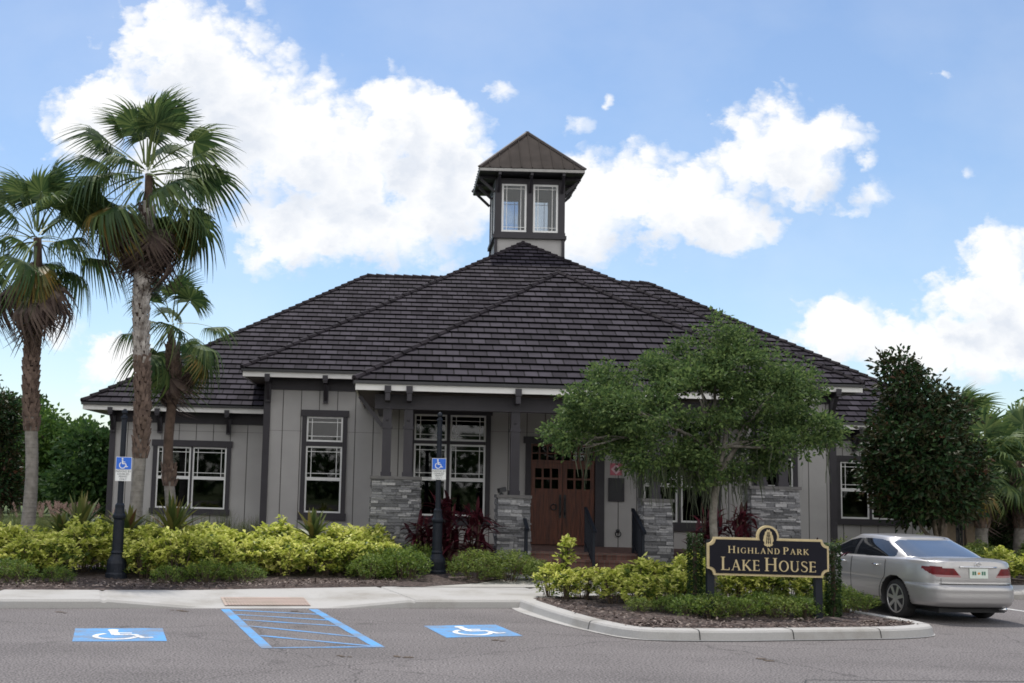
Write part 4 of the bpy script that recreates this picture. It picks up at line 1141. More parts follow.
b = MB(); b.prism_xz(sign_outline(0), SY - .03, SY + .035); b.build('gold_border', M['gold'], sign)
b = MB(); b.prism_xz(sign_outline(.034), SY - .045, SY - .0305); b.build('panel', M['sign_black'], sign)
for x in (sx0 + .07, sx1 - .14):
    b = MB(); b.box(x - .055, x + .055, SY + .036, SY + .146, .1, sz1 - .05); b.build('post', M['navy_metal'], sign)
for txt, h, zb, wmax in (('HIGHLAND PARK', .088, sz1 - .243, 1.24), ('LAKE HOUSE', .166, sz0 + .084, 1.46)):
    tb = MB(); P, w = set_text(txt, h, 1.25, .22 if 'PARK' in txt else .10); k = wmax * KS / w
    for i, pl in enumerate(P): tb.prism_xz([(sxm + (px - w / 2) * k, zb + pz) for px, pz in pl], SY - .053 - i * .00006, SY - .0452)
    tb.build('lettering', M['gold'], sign)
eb = MB(); cz = szt - .19; em = []
for i in range(24):
    a_ = 2 * math.pi * i / 24; rr = .075 + (.012 if i % 2 else 0); em.append((sxm + rr * math.cos(a_) * (1.0 if math.sin(a_) < .1 else .85), cz - .01 + 1.65 * rr * math.sin(a_)))
eb.prism_xz(em, SY - .054, SY - .0452); eb.prism_xz([(sxm - .075, cz - .10), (sxm + .075, cz - .10), (sxm + .055, cz - .130), (sxm - .055, cz - .130)], SY - .055, SY - .0452)
eb.build('emblem', M['gold'], sign)
eb = MB()
for dx in (-.035, 0, .035): eb.prism_xz([(sxm + dx - .006, cz - .10), (sxm + dx + .006, cz - .10), (sxm + dx * .4 + .004, cz + .09), (sxm + dx * .4 - .004, cz + .09)], SY - .0572, SY - .0562)
for dz in (-.06, -.01, .04): eb.prism_xz([(sxm - .045, cz + dz), (sxm, cz + dz - .02), (sxm + .045, cz + dz), (sxm, cz + dz - .011)], SY - .0580, SY - .0573)
eb.build('emblem_lines', M['sign_black'], sign)


# ------------------------------------------------------------------ posts with accessible parking signs
def text_mesh(txt, size, x, z, y, parent, name, material, align='CENTER'):
    cu_ = bpy.data.curves.new(name, 'FONT'); cu_.body = txt; cu_.size = size; cu_.align_x = align; cu_.extrude = .0008; cu_.space_line = .95
    o = bpy.data.objects.new(name, cu_); COL.objects.link(o); dg = bpy.context.evaluated_depsgraph_get(); me = bpy.data.meshes.new_from_object(o.evaluated_get(dg))
    bpy.data.objects.remove(o); me.transform(Matrix.Translation((x, y, z)) @ Matrix.Rotation(math.pi / 2, 4, 'X')); me.materials.clear(); me.materials.append(material)
    ob = bpy.data.objects.new(name, me); COL.objects.link(ob); ob.parent = parent; WLOC[ob.name] = WLOC[parent.name]
    o_ = WLOC[parent.name]; me.transform(Matrix.Translation((-o_[0], -o_[1], -o_[2]))); return ob


def parking_post(x, y, ztop, zsign, label, signdx):
    t_ = thing('sign_post', label, 'sign post', (x, y, .17), 0, 'posts with accessible parking signs')
    b = MB(); P = [(.21, 0), (.21, .10), (.19, .13), (.19, .30), (.175, .36), (.125, .44), (.115, .47), (.125, .50), (.105, .54), (.098, 1.12), (.125, 1.16), (.13, 1.20), (.105, 1.24), (.09, 1.34), (.092, 1.40), (.058, 1.44)]
    b.lathe(P, (x, y, .17), 16); b.build('fluted_base', M['navy_metal'], t_)
    b = MB()
    for k in range(16): a_ = 2 * math.pi * k / 16; b.bar((x + .098 * math.cos(a_), y + .098 * math.sin(a_), .75), (x + .094 * math.cos(a_), y + .094 * math.sin(a_), 1.28), .016, .016)
    b.build('flutes', M['navy_metal'], t_)
    b = MB(); b.lathe([(.058, 0), (.052, ztop - 1.8)], (x, y, 1.60), 14); b.build('shaft', M['navy_metal'], t_)
    b = MB(); zt = ztop - .20; b.lathe([(.052, 0), (.068, .01), (.068, .04), (.04, .06), (.03, .09), (.055, .12), (.055, .15), (.03, .19), (.012, .20)], (x, y, zt), 14); b.build('finial', M['navy_metal'], t_)
    b = MB(); w, h = .305, .305; sx_ = x + signdx; yf = y - .075
    b.box(sx_ - w / 2, sx_ + w / 2, yf - .003, yf, zsign - .19, zsign - .19 + .46); b.box(x - .03, x + .03, yf + .0005, y - .05, zsign - .1, zsign - .06); b.box(x - .03, x + .03, yf + .0005, y - .05, zsign + .16, zsign + .2)
    s_ = b.build('sign_plate', M['sign_white'], t_); s_['label'] = 'accessible parking sign, blue above white'
    b = MB(); b.box(sx_ - w / 2 + .008, sx_ + w / 2 - .008, yf - .006, yf - .0035, zsign + .035, zsign + .262)
    b.build('blue_field', M['sign_blue'], s_)
    b = MB(); sc_ = .225
    for i, pl in enumerate(access_symbol()): b.prism_xz([(sx_ - .01 + (px - .5) * sc_, zsign + .037 + pz * sc_) for px, pz in pl], yf - .0085 - i * .00004, yf - .0062)
    b.build('wheelchair_symbol', M['sign_white'], s_)
    text_mesh('PARKING BY\nDISABLED\nPERMIT\nONLY', .052, sx_, zsign - .025, yf - .0042, s_, 'lettering', M['sign_ink'])
    b = MB(); b.box(sx_ - .12, sx_ + .12, yf - .005, yf - .0036, zsign + .022, zsign + .027); b.build('divider', M['sign_ink'], s_)


parking_post(-5.30, 23.3, 3.42, 2.22, 'dark post with accessible parking sign, in front of the tallest palm', .05)
parking_post(.92, 26.3, 3.70, 2.42, 'dark post with accessible parking sign, in front of the red strap-leaved plant', 0.0)
wd = MB()
for k in range(2):
    fp = thing('fence_post', 'square weathered wooden post behind the car, ' + ('near the dark-leaved tree trunk' if k == 0 else 'standing farther from the dark-leaved tree trunk'), 'post', (at(949.5 + k * 19.5, 530, 34)[0], 34, .15), 0, 'wooden posts behind the silver car')
    b = MB(); x = WLOC[fp.name][0]; b.box(x - .12, x + .12, 33.88, 34.12, .1, 1.62); b.build('shaft', M['post_wood'], fp)
    b = MB(); b.box(x - .14, x + .14, 33.86, 34.14, 1.625, 1.68); b.build('cap', M['post_wood'], fp)
pk = thing('picket_gate', 'low dark picket gate between the two wooden posts', 'gate', (at(959, 530, 34)[0], 34, .15))
b = MB(); x = WLOC[pk.name][0]
for k in range(5): b.box(x - .19 + k * .085, x - .16 + k * .085, 33.98, 34.02, .22, 1.5)
b.build('pickets', M['black_metal'], pk)
b = MB(); b.box(x - .2, x + .2, 34.021, 34.05, .4, .46); b.box(x - .2, x + .2, 34.021, 34.05, 1.25, 1.31); b.build('rails', M['black_metal'], pk)

# ------------------------------------------------------------------ silver saloon car (x forward from the rear bumper, y left, z up)
CARRZ = math.atan2(.97, -.19)
car = thing('parked_car', 'silver saloon car with tinted windows parked beside the island', 'car', (10.0, 20.74, 0.0), CARRZ)
mcar, ntc, Nc, Lc, bc = new_mat('silver_paint')
bc.inputs['Base Color'].default_value = (.40, .39, .385, 1); bc.inputs['Metallic'].default_value = .55; bc.inputs['Roughness'].default_value = .34; bc.inputs['Coat Weight'].default_value = .6; bc.inputs['Coat Roughness'].default_value = .05
_tc = Nc.new('ShaderNodeTexCoord'); _n = Nc.new('ShaderNodeTexNoise'); _n.inputs['Scale'].default_value = 2.5; _n.inputs['Detail'].default_value = 6; Lc.new(_tc.outputs['Object'], _n.inputs['Vector'])
_m = Nc.new('ShaderNodeMapRange'); Lc.new(_n.outputs[0], _m.inputs[0]); _m.inputs[3].default_value = .28; _m.inputs[4].default_value = .42; Lc.new(_m.outputs[0], bc.inputs['Roughness'])
M['paint'] = mcar
M['carglass'] = mat('tinted_glass', (.010, .012, .016), .03, var=.05, spec=.9, coat=.3)
M['rearglass'] = mat('rear_window_glass', (.05, .065, .09), .03, var=.05, spec=1.0, coat=1.0)
M['black_plastic'] = mat('black_plastic', (.012, .012, .013), .6)
M['rubber'] = mat('tyre_rubber', (.018, .018, .019), .85, var=.2, bump=.2)
M['alloy'] = mat('alloy_wheel', (.50, .50, .50), .3, var=.06, metallic=.75)
M['lamp_red'] = mat('lamp_red', (.12, .004, .007), .25, var=.3, scale=14, spec=.3)
M['lamp_clear'] = mat('lamp_clear', (.36, .19, .19), .25, var=.1)
M['chrome'] = mat('chrome', (.75, .75, .75), .12, var=.03, metallic=1.0)
M['plate'] = mat('plate_white', (.62, .68, .62), .5, var=.05)
M['plate_ink'] = mat('plate_green', (.05, .16, .10), .5)
M['orange'] = mat('plate_orange', (.62, .27, .05), .5)

LC, BW = 4.85, .905


def ip(x, xs, ys): return np.interp(x, xs, ys)


def smooth_ip(x, xs, ys):
    xs, ys = np.array(xs, float), np.array(ys, float); d = np.gradient(ys, xs); i = np.clip(np.searchsorted(xs, x) - 1, 0, len(xs) - 2); h = xs[i + 1] - xs[i]; t = np.clip((x - xs[i]) / h, 0, 1)
    return (2 * t ** 3 - 3 * t ** 2 + 1) * ys[i] + (t ** 3 - 2 * t ** 2 + t) * h * d[i] + (-2 * t ** 3 + 3 * t ** 2) * ys[i + 1] + (t ** 3 - t ** 2) * h * d[i + 1]


def ztop(x): return smooth_ip(x, [-.2, .05, .5, 1.0, 2.0, 3.0, 3.6, 4.2, 4.6, 4.9], [.985, .99, 1.005, 1.00, .975, .95, .925, .84, .74, .62])


def outline(n, N_):
    th = np.linspace(0, 2 * math.pi, 4001); x = np.sign(np.cos(th)) * np.abs(np.cos(th)) ** (2 / n); y = np.sign(np.sin(th)) * np.abs(np.sin(th)) ** (2 / n)
    X, Y = x * 2.42, y * .9; s_ = np.concatenate([[0], np.cumsum(np.hypot(np.diff(X), np.diff(Y)))]); q = np.linspace(0, s_[-1], N_ + 1)[:-1]
    return np.interp(q, s_, x), np.interp(q, s_, y)


NT = 640
ox, oy = outline(5.2, NT)
rows = []
lev_z = [.235, .265, .32, .40, .50, .58, .615, .635, .66, .72, .80, .88, .94, 1.0]          # last ones are mapped to the belt line
lev_f = [None] * 8 + [0, .18, .42, .66, .85, 1.0]
lev_r = [.22, .10, .02, -.005, -.005, .0, .02, .05, .06, .062, .065, .07, .075, .085]
lev_x = [4.66, 4.76, 4.82, 4.85, 4.85, 4.84, 4.83, 4.82, 4.81, 4.79, 4.74, 4.66, 4.56, 4.44]
lev_b = [.80, .85, .88, .895, .903, .905, .904, .902, .905, .903, .897, .888, .876, .855]
zz_key = np.array([lev_z[i] if lev_f[i] is None else .66 + lev_f[i] * .34 for i in range(14)])
zk = np.concatenate([np.linspace(.235, .66, 34), np.linspace(.67, 1.0, 30)])
for z in zk:
    xr, xf, hb = smooth_ip(z, zz_key, lev_r), smooth_ip(z, zz_key, lev_x), smooth_ip(z, zz_key, lev_b)
    x = (xr + xf) / 2 + ox * (xf - xr) / 2; y = oy * hb
    # gentle barrel of the sides, bumper bulge kept by xr
    y = y * (1 - .018 * ((x - 2.4) / 2.4) ** 2)
    if z <= .66: zz = np.full(NT, z)
    else: f = (z - .66) / .34; zz = .66 + f * (ztop(x) - .66); zz = np.where(ztop(x) < .70, .66 + f * np.maximum(.03, ztop(x) - .66), zz)
    rows.append(np.stack([x, y, zz], 1))
top = rows[-1]
for k in np.concatenate([np.linspace(.985, .86, 6), np.linspace(.8, 0, 14)]):
    r_ = top.copy(); r_[:, 1] = top[:, 1] * k; r_[:, 0] = 2.42 + (top[:, 0] - 2.42) * (1 - .02 * (1 - k)); rise = .035 * (1 - max(0, (k - .86) / .14) ** 2) if k > .86 else .035
    r_[:, 2] = top[:, 2] + rise * .8 + .030 * (1 - k ** 2) * np.clip((top[:, 0]) / .6, .25, 1); rows.append(r_)
V = np.concatenate(rows); nR = len(rows)


def grid_faces(nR, N_, base=0):
    j, k = np.meshgrid(np.arange(nR - 1), np.arange(N_), indexing='ij'); j, k = j.ravel(), k.ravel(); k2 = (k + 1) % N_
    return np.stack([j * N_ + k, j * N_ + k2, (j + 1) * N_ + k2, (j + 1) * N_ + k], 1) + base


Fl = grid_faces(nR, NT); C_ = V[Fl].mean(1)
XW = (1.05, 3.77); RWH = .325
arch = np.zeros(len(Fl), bool)
for xw in XW: arch |= ((C_[:, 0] - xw) ** 2 + (C_[:, 2] - .335) ** 2 < .385 ** 2) & (np.abs(C_[:, 1]) > .5)
ay = np.abs(C_[:, 1])
low = C_[:, 2] < 1.0
inner = .46 - (C_[:, 2] - .77) * -.30
lamp = (C_[:, 0] < .42) & (C_[:, 2] > .755) & (C_[:, 2] < .925 - .02 * (ay < .6)) & (ay > .31 + (C_[:, 2] - .755) * .75) & ((C_[:, 0] < .17 + (C_[:, 2] - .755) * 1.9)) & (np.arange(len(Fl)) < (len(zk) - 1) * NT)
clear = lamp & (C_[:, 2] < .795)
valance = (C_[:, 2] < .275) & (C_[:, 0] < 1.0)
body_mask = ~(arch | lamp)


def sub(name, mask, mats, parent, smooth=True, V_=None, F_=None):
    V_ = V if V_ is None else V_; F_ = Fl if F_ is None else F_; f = F_[mask]; u, inv = np.unique(f, return_inverse=True)
    return np_mesh(name, V_[u], inv.reshape(f.shape), mats, parent, smooth)


ftr = (C_[:, 1] > 0) & (C_[:, 2] > .30) & (C_[:, 2] < 1.2) & (ay > .70) & body_mask & (np.arange(len(Fl)) < (len(zk) + 3) * NT)
dl_rear = lambda s_: ftr_side(s_, 1.30, 2.34)


def side_mask(sgn, x0, x1):
    base = (C_[:, 1] * sgn > .70) & (C_[:, 2] > .30) & body_mask & (np.arange(len(Fl)) < (len(zk) + 2) * NT)
    curve = x0 + .0 * C_[:, 0]
    if x0 < 1.5: curve = np.where(C_[:, 2] < .72, 1.05 + np.sqrt(np.maximum(0, .43 ** 2 - np.clip(C_[:, 2] - .335, -.43, .43) ** 2)), x0 + .0)
    return base & (C_[:, 0] > np.maximum(curve, x0 - .02)) & (C_[:, 0] < x1)


doors = np.zeros(len(Fl), bool)
for sgn in (1, -1):
    for (x0, x1) in ((1.30, 2.33), (2.345, 3.40)):
        mk = side_mask(sgn, x0, x1); doors |= mk; d = sub('door', mk, M['paint'], car)
        hx = x0 + .16; hb = MB(); yb = sgn * (.895)
        hb.tube([(hx, yb, .865), (hx + .03, yb + sgn * .028, .868), (hx + .15, yb + sgn * .03, .868), (hx + .19, yb, .866)], [.012, .016, .016, .012], 8)
        h_ = hb.build('door_handle', M['chrome'], None, True); h_.parent = d
body = sub('body', body_mask & ~doors & ~valance, M['paint'], car)
sub('valance', body_mask & valance, M['black_plastic'], car)
for sgn in (1, -1):
    tl = sub('tail_light', lamp & ~clear & (C_[:, 1] * sgn > 0), M['lamp_red'], car)
    c_ = sub('reversing_lens', clear & (C_[:, 1] * sgn > 0), M['lamp_clear'], tl)
# greenhouse
gx, gy = outline(4.6, NT); rows = []
tt = np.linspace(0, 1, 46)


def roofz(x): return smooth_ip(x, [.3, 1.2, 1.7, 2.15, 2.6, 3.2], [1.25, 1.305, 1.328, 1.335, 1.325, 1.27])


for t in tt:
    xr = .60 + (1.42 - .60) * (t ** 1.0) - .05 * math.sin(math.pi * t); xf = 3.80 + (2.78 - 3.80) * t + .07 * math.sin(math.pi * t); hb = .815 + (.60 - .815) * t + .035 * math.sin(math.pi * t)
    x = (xr + xf) / 2 + gx * (xf - xr) / 2; y = gy * hb; z0_ = ztop(np.clip(x, .3, 4)) + .0; rows.append(np.stack([x, y, z0_ + (roofz(x) - z0_) * t], 1))
top = rows[-1]
for k in np.concatenate([np.linspace(.98, .86, 6), np.linspace(.8, 0, 12)]):
    r_ = top.copy(); r_[:, 1] *= k; xc = 2.1; r_[:, 0] = xc + (top[:, 0] - xc) * (1 - .06 * (1 - k ** 2)); r_[:, 2] = top[:, 2] + .028 * (1 - ((k - .86) / .14) ** 2 if k > .86 else 1) + .022 * (1 - k ** 2); rows.append(r_)
V2 = np.concatenate(rows); F2 = grid_faces(len(rows), NT); C2 = V2[F2].mean(1); lo = np.arange(len(F2)) < 45 * NT
e1 = V2[F2[:, 1]] - V2[F2[:, 0]]; e2 = V2[F2[:, 3]] - V2[F2[:, 0]]; nn = np.cross(e1, e2); nn /= np.linalg.norm(nn, axis=1)[:, None] + 1e-9
dlo = np.array([(1.20, 1.015), (1.15, 1.05), (1.17, 1.11), (1.27, 1.185), (1.47, 1.262), (1.75, 1.297), (2.1, 1.305), (2.45, 1.29), (2.78, 1.23), (3.16, 1.10), (3.40, .995), (3.2, .985), (2.2, 1.0)])


def inpoly(x, z, P):
    c = np.zeros(len(x), bool); n = len(P)
    for i in range(n):
        x1, z1 = P[i]; x2, z2 = P[(i + 1) % n]
        with np.errstate(divide='ignore', invalid='ignore'): c ^= ((z1 > z) != (z2 > z)) & (x < (x2 - x1) * (z - z1) / (z2 - z1 + 1e-12) + x1)
    return c


sidew = lo & (np.abs(C2[:, 1]) > .50) & inpoly(C2[:, 0], C2[:, 2], dlo) & (np.abs(nn[:, 1]) > .62)
pillar = sidew & (np.abs(C2[:, 0] - 2.34) < .04)
rw = lo & (C2[:, 0] < 1.45) & (C2[:, 2] > 1.045) & (C2[:, 2] < 1.305) & (nn[:, 0] < -.40 if False else (np.abs(C2[:, 1]) < .70 - (C2[:, 2] - 1.045) * .42)) & ~sidew
wsn = lo & (C2[:, 0] > 2.8) & (C2[:, 2] > 1.0) & (C2[:, 2] < 1.295) & (np.abs(C2[:, 1]) < .72 - (C2[:, 2] - 1.0) * .42) & ~sidew
sub('roof', ~(sidew | rw | wsn), M['paint'], car, True, V2, F2)
sub('rear_window', rw, M['rearglass'], car, True, V2, F2)
sub('windscreen', wsn, M['carglass'], car, True, V2, F2)
for sgn in (1, -1):
    sub('side_window', sidew & ~pillar & (C2[:, 0] < 2.34) & (C2[:, 1] * sgn > 0), M['carglass'], car, True, V2, F2)
    sub('side_window', sidew & ~pillar & (C2[:, 0] > 2.34) & (C2[:, 1] * sgn > 0), M['carglass'], car, True, V2, F2)
    sub('window_pillar', pillar & (C2[:, 1] * sgn > 0), M['black_plastic'], car, True, V2, F2)


def surf_y(x, z):
    """Side of the body at x, z (half width)."""
    f = (C_[:, 1] > 0) & (np.abs(C_[:, 0] - x) < .05) & (np.abs(C_[:, 2] - z) < .03)
    return C_[f, 1].max() if f.any() else .88


sm = MB()                                                # panel gaps
for sgn in (1, -1):
    for xx in (1.30, 2.337, 3.41):
        pts = []
        for z in np.linspace(.32, .97, 12):
            x = xx
            if xx == 1.30 and z < .74: x = max(1.30, 1.05 + math.sqrt(max(0, .43 ** 2 - (z - .335) ** 2)))
            pts.append((x, sgn * (surf_y(x, z) + .0005), z))
        sm.tube(pts, .0045, 5)
    sm.tube([(x, sgn * (surf_y(x, .30) + .0005), .305) for x in np.linspace(1.48, 3.36, 14)], .006, 5)
for zz_, h in ((.648, .006),):
    pts = []
    for y in np.linspace(-.66, .66, 24):
        f = (np.abs(C_[:, 1] - y) < .03) & (np.abs(C_[:, 2] - zz_) < .02) & (C_[:, 0] < .6); pts.append((C_[f, 0].min() - .001, y, zz_))
    sm.tube(pts, h, 5)
for sgn in (1, -1):
    sm.tube([(.09 + .01 * (z - .65), sgn * (.66 - 0 * z), z) for z in (.65, .74)], .004, 5)
    sm.tube([(x, sgn * (.72 + .0 * x), float(ztop(x)) + .028) for x in np.linspace(.14, .62, 8)], .004, 5)
sm.build('panel_gap', M['black_plastic'], car, False, True)
# wheel arches and wheels
for xw in XW:
    for sgn in (1, -1):
        wb = MB(); prof_ = [(.375, 0), (.375, .30)]
        i0 = len(wb.v); n = 28
        for (r_, yy) in ((.392, .885), (.372, .86), (.372, .52), (.05, .52)):
            for k in range(n): a_ = -.35 + (math.pi + .7) * k / (n - 1); wb.v.append((xw + r_ * math.cos(a_), sgn * yy, .335 + r_ * math.sin(a_)))
        for j in range(3):
            for k in range(n - 1): wb.f.append((i0 + j * n + k, i0 + j * n + k + 1, i0 + (j + 1) * n + k + 1, i0 + (j + 1) * n + k)); wb.m.append(0)
        wb.build('wheel_arch', M['black_plastic'], car, True, True)
        wh = part_empty('wheel', car)
        tb_ = MB(); yo = sgn * .86; yi = sgn * .655
        tb_.lathe([(.235, 0), (.285, sgn * -.0), (.315, sgn * -.02), (.325, sgn * -.05), (.325, sgn * -.16), (.31, sgn * -.2), (.24, sgn * -.205)], (xw, yo, .325), 40, axis='y'); tb_.build('tyre', M['rubber'], wh, True, True)
        rb = MB(); rb.lathe([(.20, sgn * -.05), (.238, sgn * -.02), (.243, sgn * .004), (.225, sgn * .006), (.21, sgn * -.02), (.205, sgn * -.12)], (xw, yo, .325), 40, axis='y')
        for k in range(7):
            a_ = 2 * math.pi * k / 7 + .2; p = (xw + .05 * math.cos(a_), yo - sgn * .012, .325 + .05 * math.sin(a_)); q = (xw + .215 * math.cos(a_), yo - sgn * .008, .325 + .215 * math.sin(a_)); rb.bar(p, q, .055, .03, up=(0, 1, 0))
        rb.lathe([(.07, sgn * -.03), (.065, sgn * .0), (.03, sgn * .006), (.001, sgn * .008)], (xw, yo, .325), 20, axis='y'); rb.build('rim', M['alloy'], wh, False, True)
        db = MB(); db.lathe([(.2, sgn * -.07), (.2, sgn * -.075)], (xw, yo, .325), 30, axis='y'); db.build('brake_disc', M['black_plastic'], wh, False, True)
ub = MB(); ub.box(.25, 4.6, -.60, .60, .17, .30); ub.box(.9, 1.2, -.72, .72, .28, .36); ub.build('underbody', M['black_plastic'], car, False, True)
eb = MB(); eb.tube([(.10, -.50, .235), (.5, -.50, .25)], .035, 12); eb.build('exhaust', M['chrome'], car, True, True)


def rear_x(y, z):
    f = (np.abs(C_[:, 1] - y) < .03) & (np.abs(C_[:, 2] - z) < .02) & (C_[:, 0] < .6); return float(C_[f, 0].min()) if f.any() else .07


b = MB(); b.box(rear_x(0, .8) - .014, rear_x(0, .8) - .002, -.165, .165, .745, .905); pl = b.build('licence_plate', M['plate'], car, False, True); xp = rear_x(0, .8) - .0165
b = MB()
for k, y in enumerate((.105, .065, -.065, -.105)): b.box(xp - .001, xp + .0015, y - .014, y + .014, .80, .86)
b.build('plate_characters', M['plate_ink'], pl, False, True)
b = MB(); b.lathe([(.02, 0), (.02, .001)], (0, 0, 0), 14)
b.v = [(xp - .0005 + z_, x_ * 1.2, .828 + y_) for (x_, y_, z_) in b.v]; b.build('plate_emblem', M['orange'], pl, False, True)
b = MB(); b.tube([(rear_x(y, .93) - .012, y, .928) for y in np.linspace(-.33, .33, 9)], .014, 6); b.build('trunk_chrome_strip', M['chrome'], car, True, True)
b = MB(); cx_ = rear_x(0, .955) - .008
b.tube([(cx_, .055 * math.cos(t_), .965 + .036 * math.sin(t_)) for t_ in np.linspace(0, 6.283, 22)], .006, 6, cap=False); b.bar((cx_, .012, .985), (cx_, .012, .948), .008, .01); b.bar((cx_, .014, .948), (cx_, -.03, .948), .008, .008)
b.build('emblem', M['chrome'], car, False, True)
for sgn in (1, -1):
    b = MB(); b.tube([(3.12, sgn * .86, 1.0), (3.10, sgn * .93, 1.01), (3.06, sgn * 1.02, 1.03)], [.05, .085, .05], 12); b.build('wing_mirror', M['paint'], car, True, True)
    b = MB(); b.tube([(4.50, sgn * .55, .66), (4.46, sgn * .68, .67), (4.30, sgn * .80, .69)], [.05, .07, .05], 12); b.build('headlight', M['lamp_clear'], car, True, True)
b = MB(); b.tube([(x, y, z) for x, y, z in ((.95, 0, 1.36), (.9, 0, 1.36))], .004, 5); b.build('aerial', M['black_plastic'], car, False, True)

car.scale = (1.03, 1.06, 1.03)


# ------------------------------------------------------------------ foliage
def unit(a): return a / (np.linalg.norm(a, axis=-1, keepdims=True) + 1e-9)


def leaf_quads(P, D, Nn, L_, W_, fold=.25):
    """Pointed leaves: base P, direction D, face normal Nn."""
    D = unit(D); S = unit(np.cross(D, Nn)); Nn = np.cross(S, D); L_ = np.asarray(L_)[:, None]; W_ = np.asarray(W_)[:, None]
    mid = P + D * L_ * .48; a = mid + S * W_ * .5 + Nn * W_ * fold; b = mid - S * W_ * .5 + Nn * W_ * fold; tip = P + D * L_ - Nn * L_ * .10
    V_ = np.stack([P, a, tip, b], 1).reshape(-1, 3); n = len(P); return V_, np.arange(4 * n).reshape(n, 4)


def rdir(n, rng): return unit(rng.normal(size=(n, 3)))


def crown_points(lobes, n, rng, shell=.5, gap=.0, gscale=1.2, seed=0):
    """Points spread through lumpy ellipsoids, thinned by a coarse noise so that gaps stay open."""
    vol = np.array([l[1][0] * l[1][1] * l[1][2] for l in lobes]) ** .75; vol /= vol.sum(); idx = rng.choice(len(lobes), n, p=vol)
    c = np.array([l[0] for l in lobes])[idx]; r = np.array([l[1] for l in lobes])[idx]; d = rdir(n, rng); rad = (shell + (1 - shell) * rng.random(n) ** .6)[:, None]
    wob = np.array([1 + .28 * noise.noise(Vector((d_[0] * 2.2 + i_ * 5.1, d_[1] * 2.2, d_[2] * 2.2 + seed))) for d_, i_ in zip(d, idx)])[:, None]
    P = c + d * r * rad * wob
    if gap > -1:
        g_ = np.array([noise.noise(Vector((p[0] * gscale + seed, p[1] * gscale, p[2] * gscale * 1.4))) for p in P]); k = g_ > gap - .35; P, d = P[k], d[k]
    return P, d


def clusters(P, d, per, spread, L0, W0, rng, up=.35, flat=.0):
    n = len(P); C = np.repeat(P, per, 0); dd = np.repeat(d, per, 0); N_ = len(C)
    off = rng.normal(size=(N_, 3)) * spread; off[:, 2] *= .7
    D = unit(off / (spread + 1e-6) * .6 + dd * .5 + rng.normal(size=(N_, 3)) * .5 + np.array([0, 0, -.1]))
    Nn = unit(rng.normal(size=(N_, 3)) * .75 + np.array([0, 0, 1.0]) * up + dd * .3)
    s_ = rng.uniform(.65, 1.25, N_); return leaf_quads(C + off, D, Nn, L0 * s_, W0 * s_)


def limb(b, p, q, r0, r1, n=7, sag=.0, wob=.06, seed=0):
    p, q = Vector(p), Vector(q); L_ = (q - p).length; pts = []
    for i in range(n):
        t = i / (n - 1); v = p.lerp(q, t); v += Vector((noise.noise(v * 1.3 + Vector((seed, 0, 0))), noise.noise(v * 1.3 + Vector((0, seed, 3))), noise.noise(v * 1.3 + Vector((5, 0, seed))))) * wob * L_ * math.sin(math.pi * t)
        v.z += sag * L_ * math.sin(math.pi * t); pts.append(v)
    b.tube(pts, [r0 + (r1 - r0) * (i / (n - 1)) ** .8 for i in range(n)], 8); return pts


def tree(name, label, loc, lobes, trunk_top, r0, leafmat, nclus, per, spread, L0, W0, seed, bark='bark', gap=.1, shell=.45, group=None, trunk_pts=None, extra=None, up=.35, gscale=1.2):
    """Tree thing: trunk with limbs to every lobe, and a leafy crown. Lobes relative to loc."""
    rng = np.random.default_rng(seed); t = thing(name, label, 'tree', loc, 0, group)
    b = MB(); base = trunk_pts or [(0, 0, -.1), (0, 0, trunk_top * .5), (0, 0, trunk_top)]
    flare = [r0 * 1.5] + [r0 * (1 - .35 * i / len(base)) for i in range(1, len(base))]; fine = catmull(base, 4); b.tube([tuple(p) for p in fine], list(np.interp(np.linspace(0, 1, len(fine)), np.linspace(0, 1, len(base)), flare)), 10)
    for i, (c, r) in enumerate(lobes):
        s_ = base[-1] if i % 2 == 0 or len(base) < 3 else base[-2]; pts = limb(b, s_, c, r0 * .55, r0 * .16, 8, .06, .10, seed + i)
        for j in range(4):
            a_ = pts[3 + j % 5]; dq = rdir(1, rng)[0]; e = Vector(c) + Vector(tuple(dq * np.array(r) * .75)); limb(b, a_, e, r0 * .17, r0 * .04, 5, .05, .12, seed + i * 7 + j)
    b.build('trunk', M[bark], t, True, True)
    P, d = crown_points(lobes, nclus, rng, shell, gap, gscale, seed); V_, F_ = clusters(P, d, per, spread, L0, W0, rng, up); np_mesh('crown', V_, F_, M[leafmat], t)
    if extra: extra(t, rng, P, d)
    return t


# --- live oak in the island
def oak_extra(t, rng, P, d):
    low = P[(P[:, 2] < 2.9) & (P[:, 2] > 1.7)]; k = rng.choice(len(low), 230); V_, F_ = [], []
    for p in low[k]:
        p = p * np.array([.86, .86, 1]); L_ = rng.uniform(.25, .85); nS = 5; x, y, z = p
        for s_ in range(2):
            dx, dy = rng.normal(size=2) * .05; an = rng.uniform(0, 3.14); w = rng.uniform(.006, .018); i = len(V_)
            for j in range(nS):
                tt_ = j / (nS - 1); ww = w * (1 - .7 * tt_); xx = x + dx + .03 * math.sin(tt_ * 5 + an); yy = y + dy
                V_ += [(xx - ww * math.cos(an), yy - ww * math.sin(an), z - L_ * tt_), (xx + ww * math.cos(an), yy + ww * math.sin(an), z - L_ * tt_)]
            for j in range(nS - 1): F_.append((i + 2 * j, i + 2 * j + 1, i + 2 * j + 3, i + 2 * j + 2))
    np_mesh('hanging_moss', np.array(V_), np.array(F_), M['moss'], t)['kind'] = 'stuff'


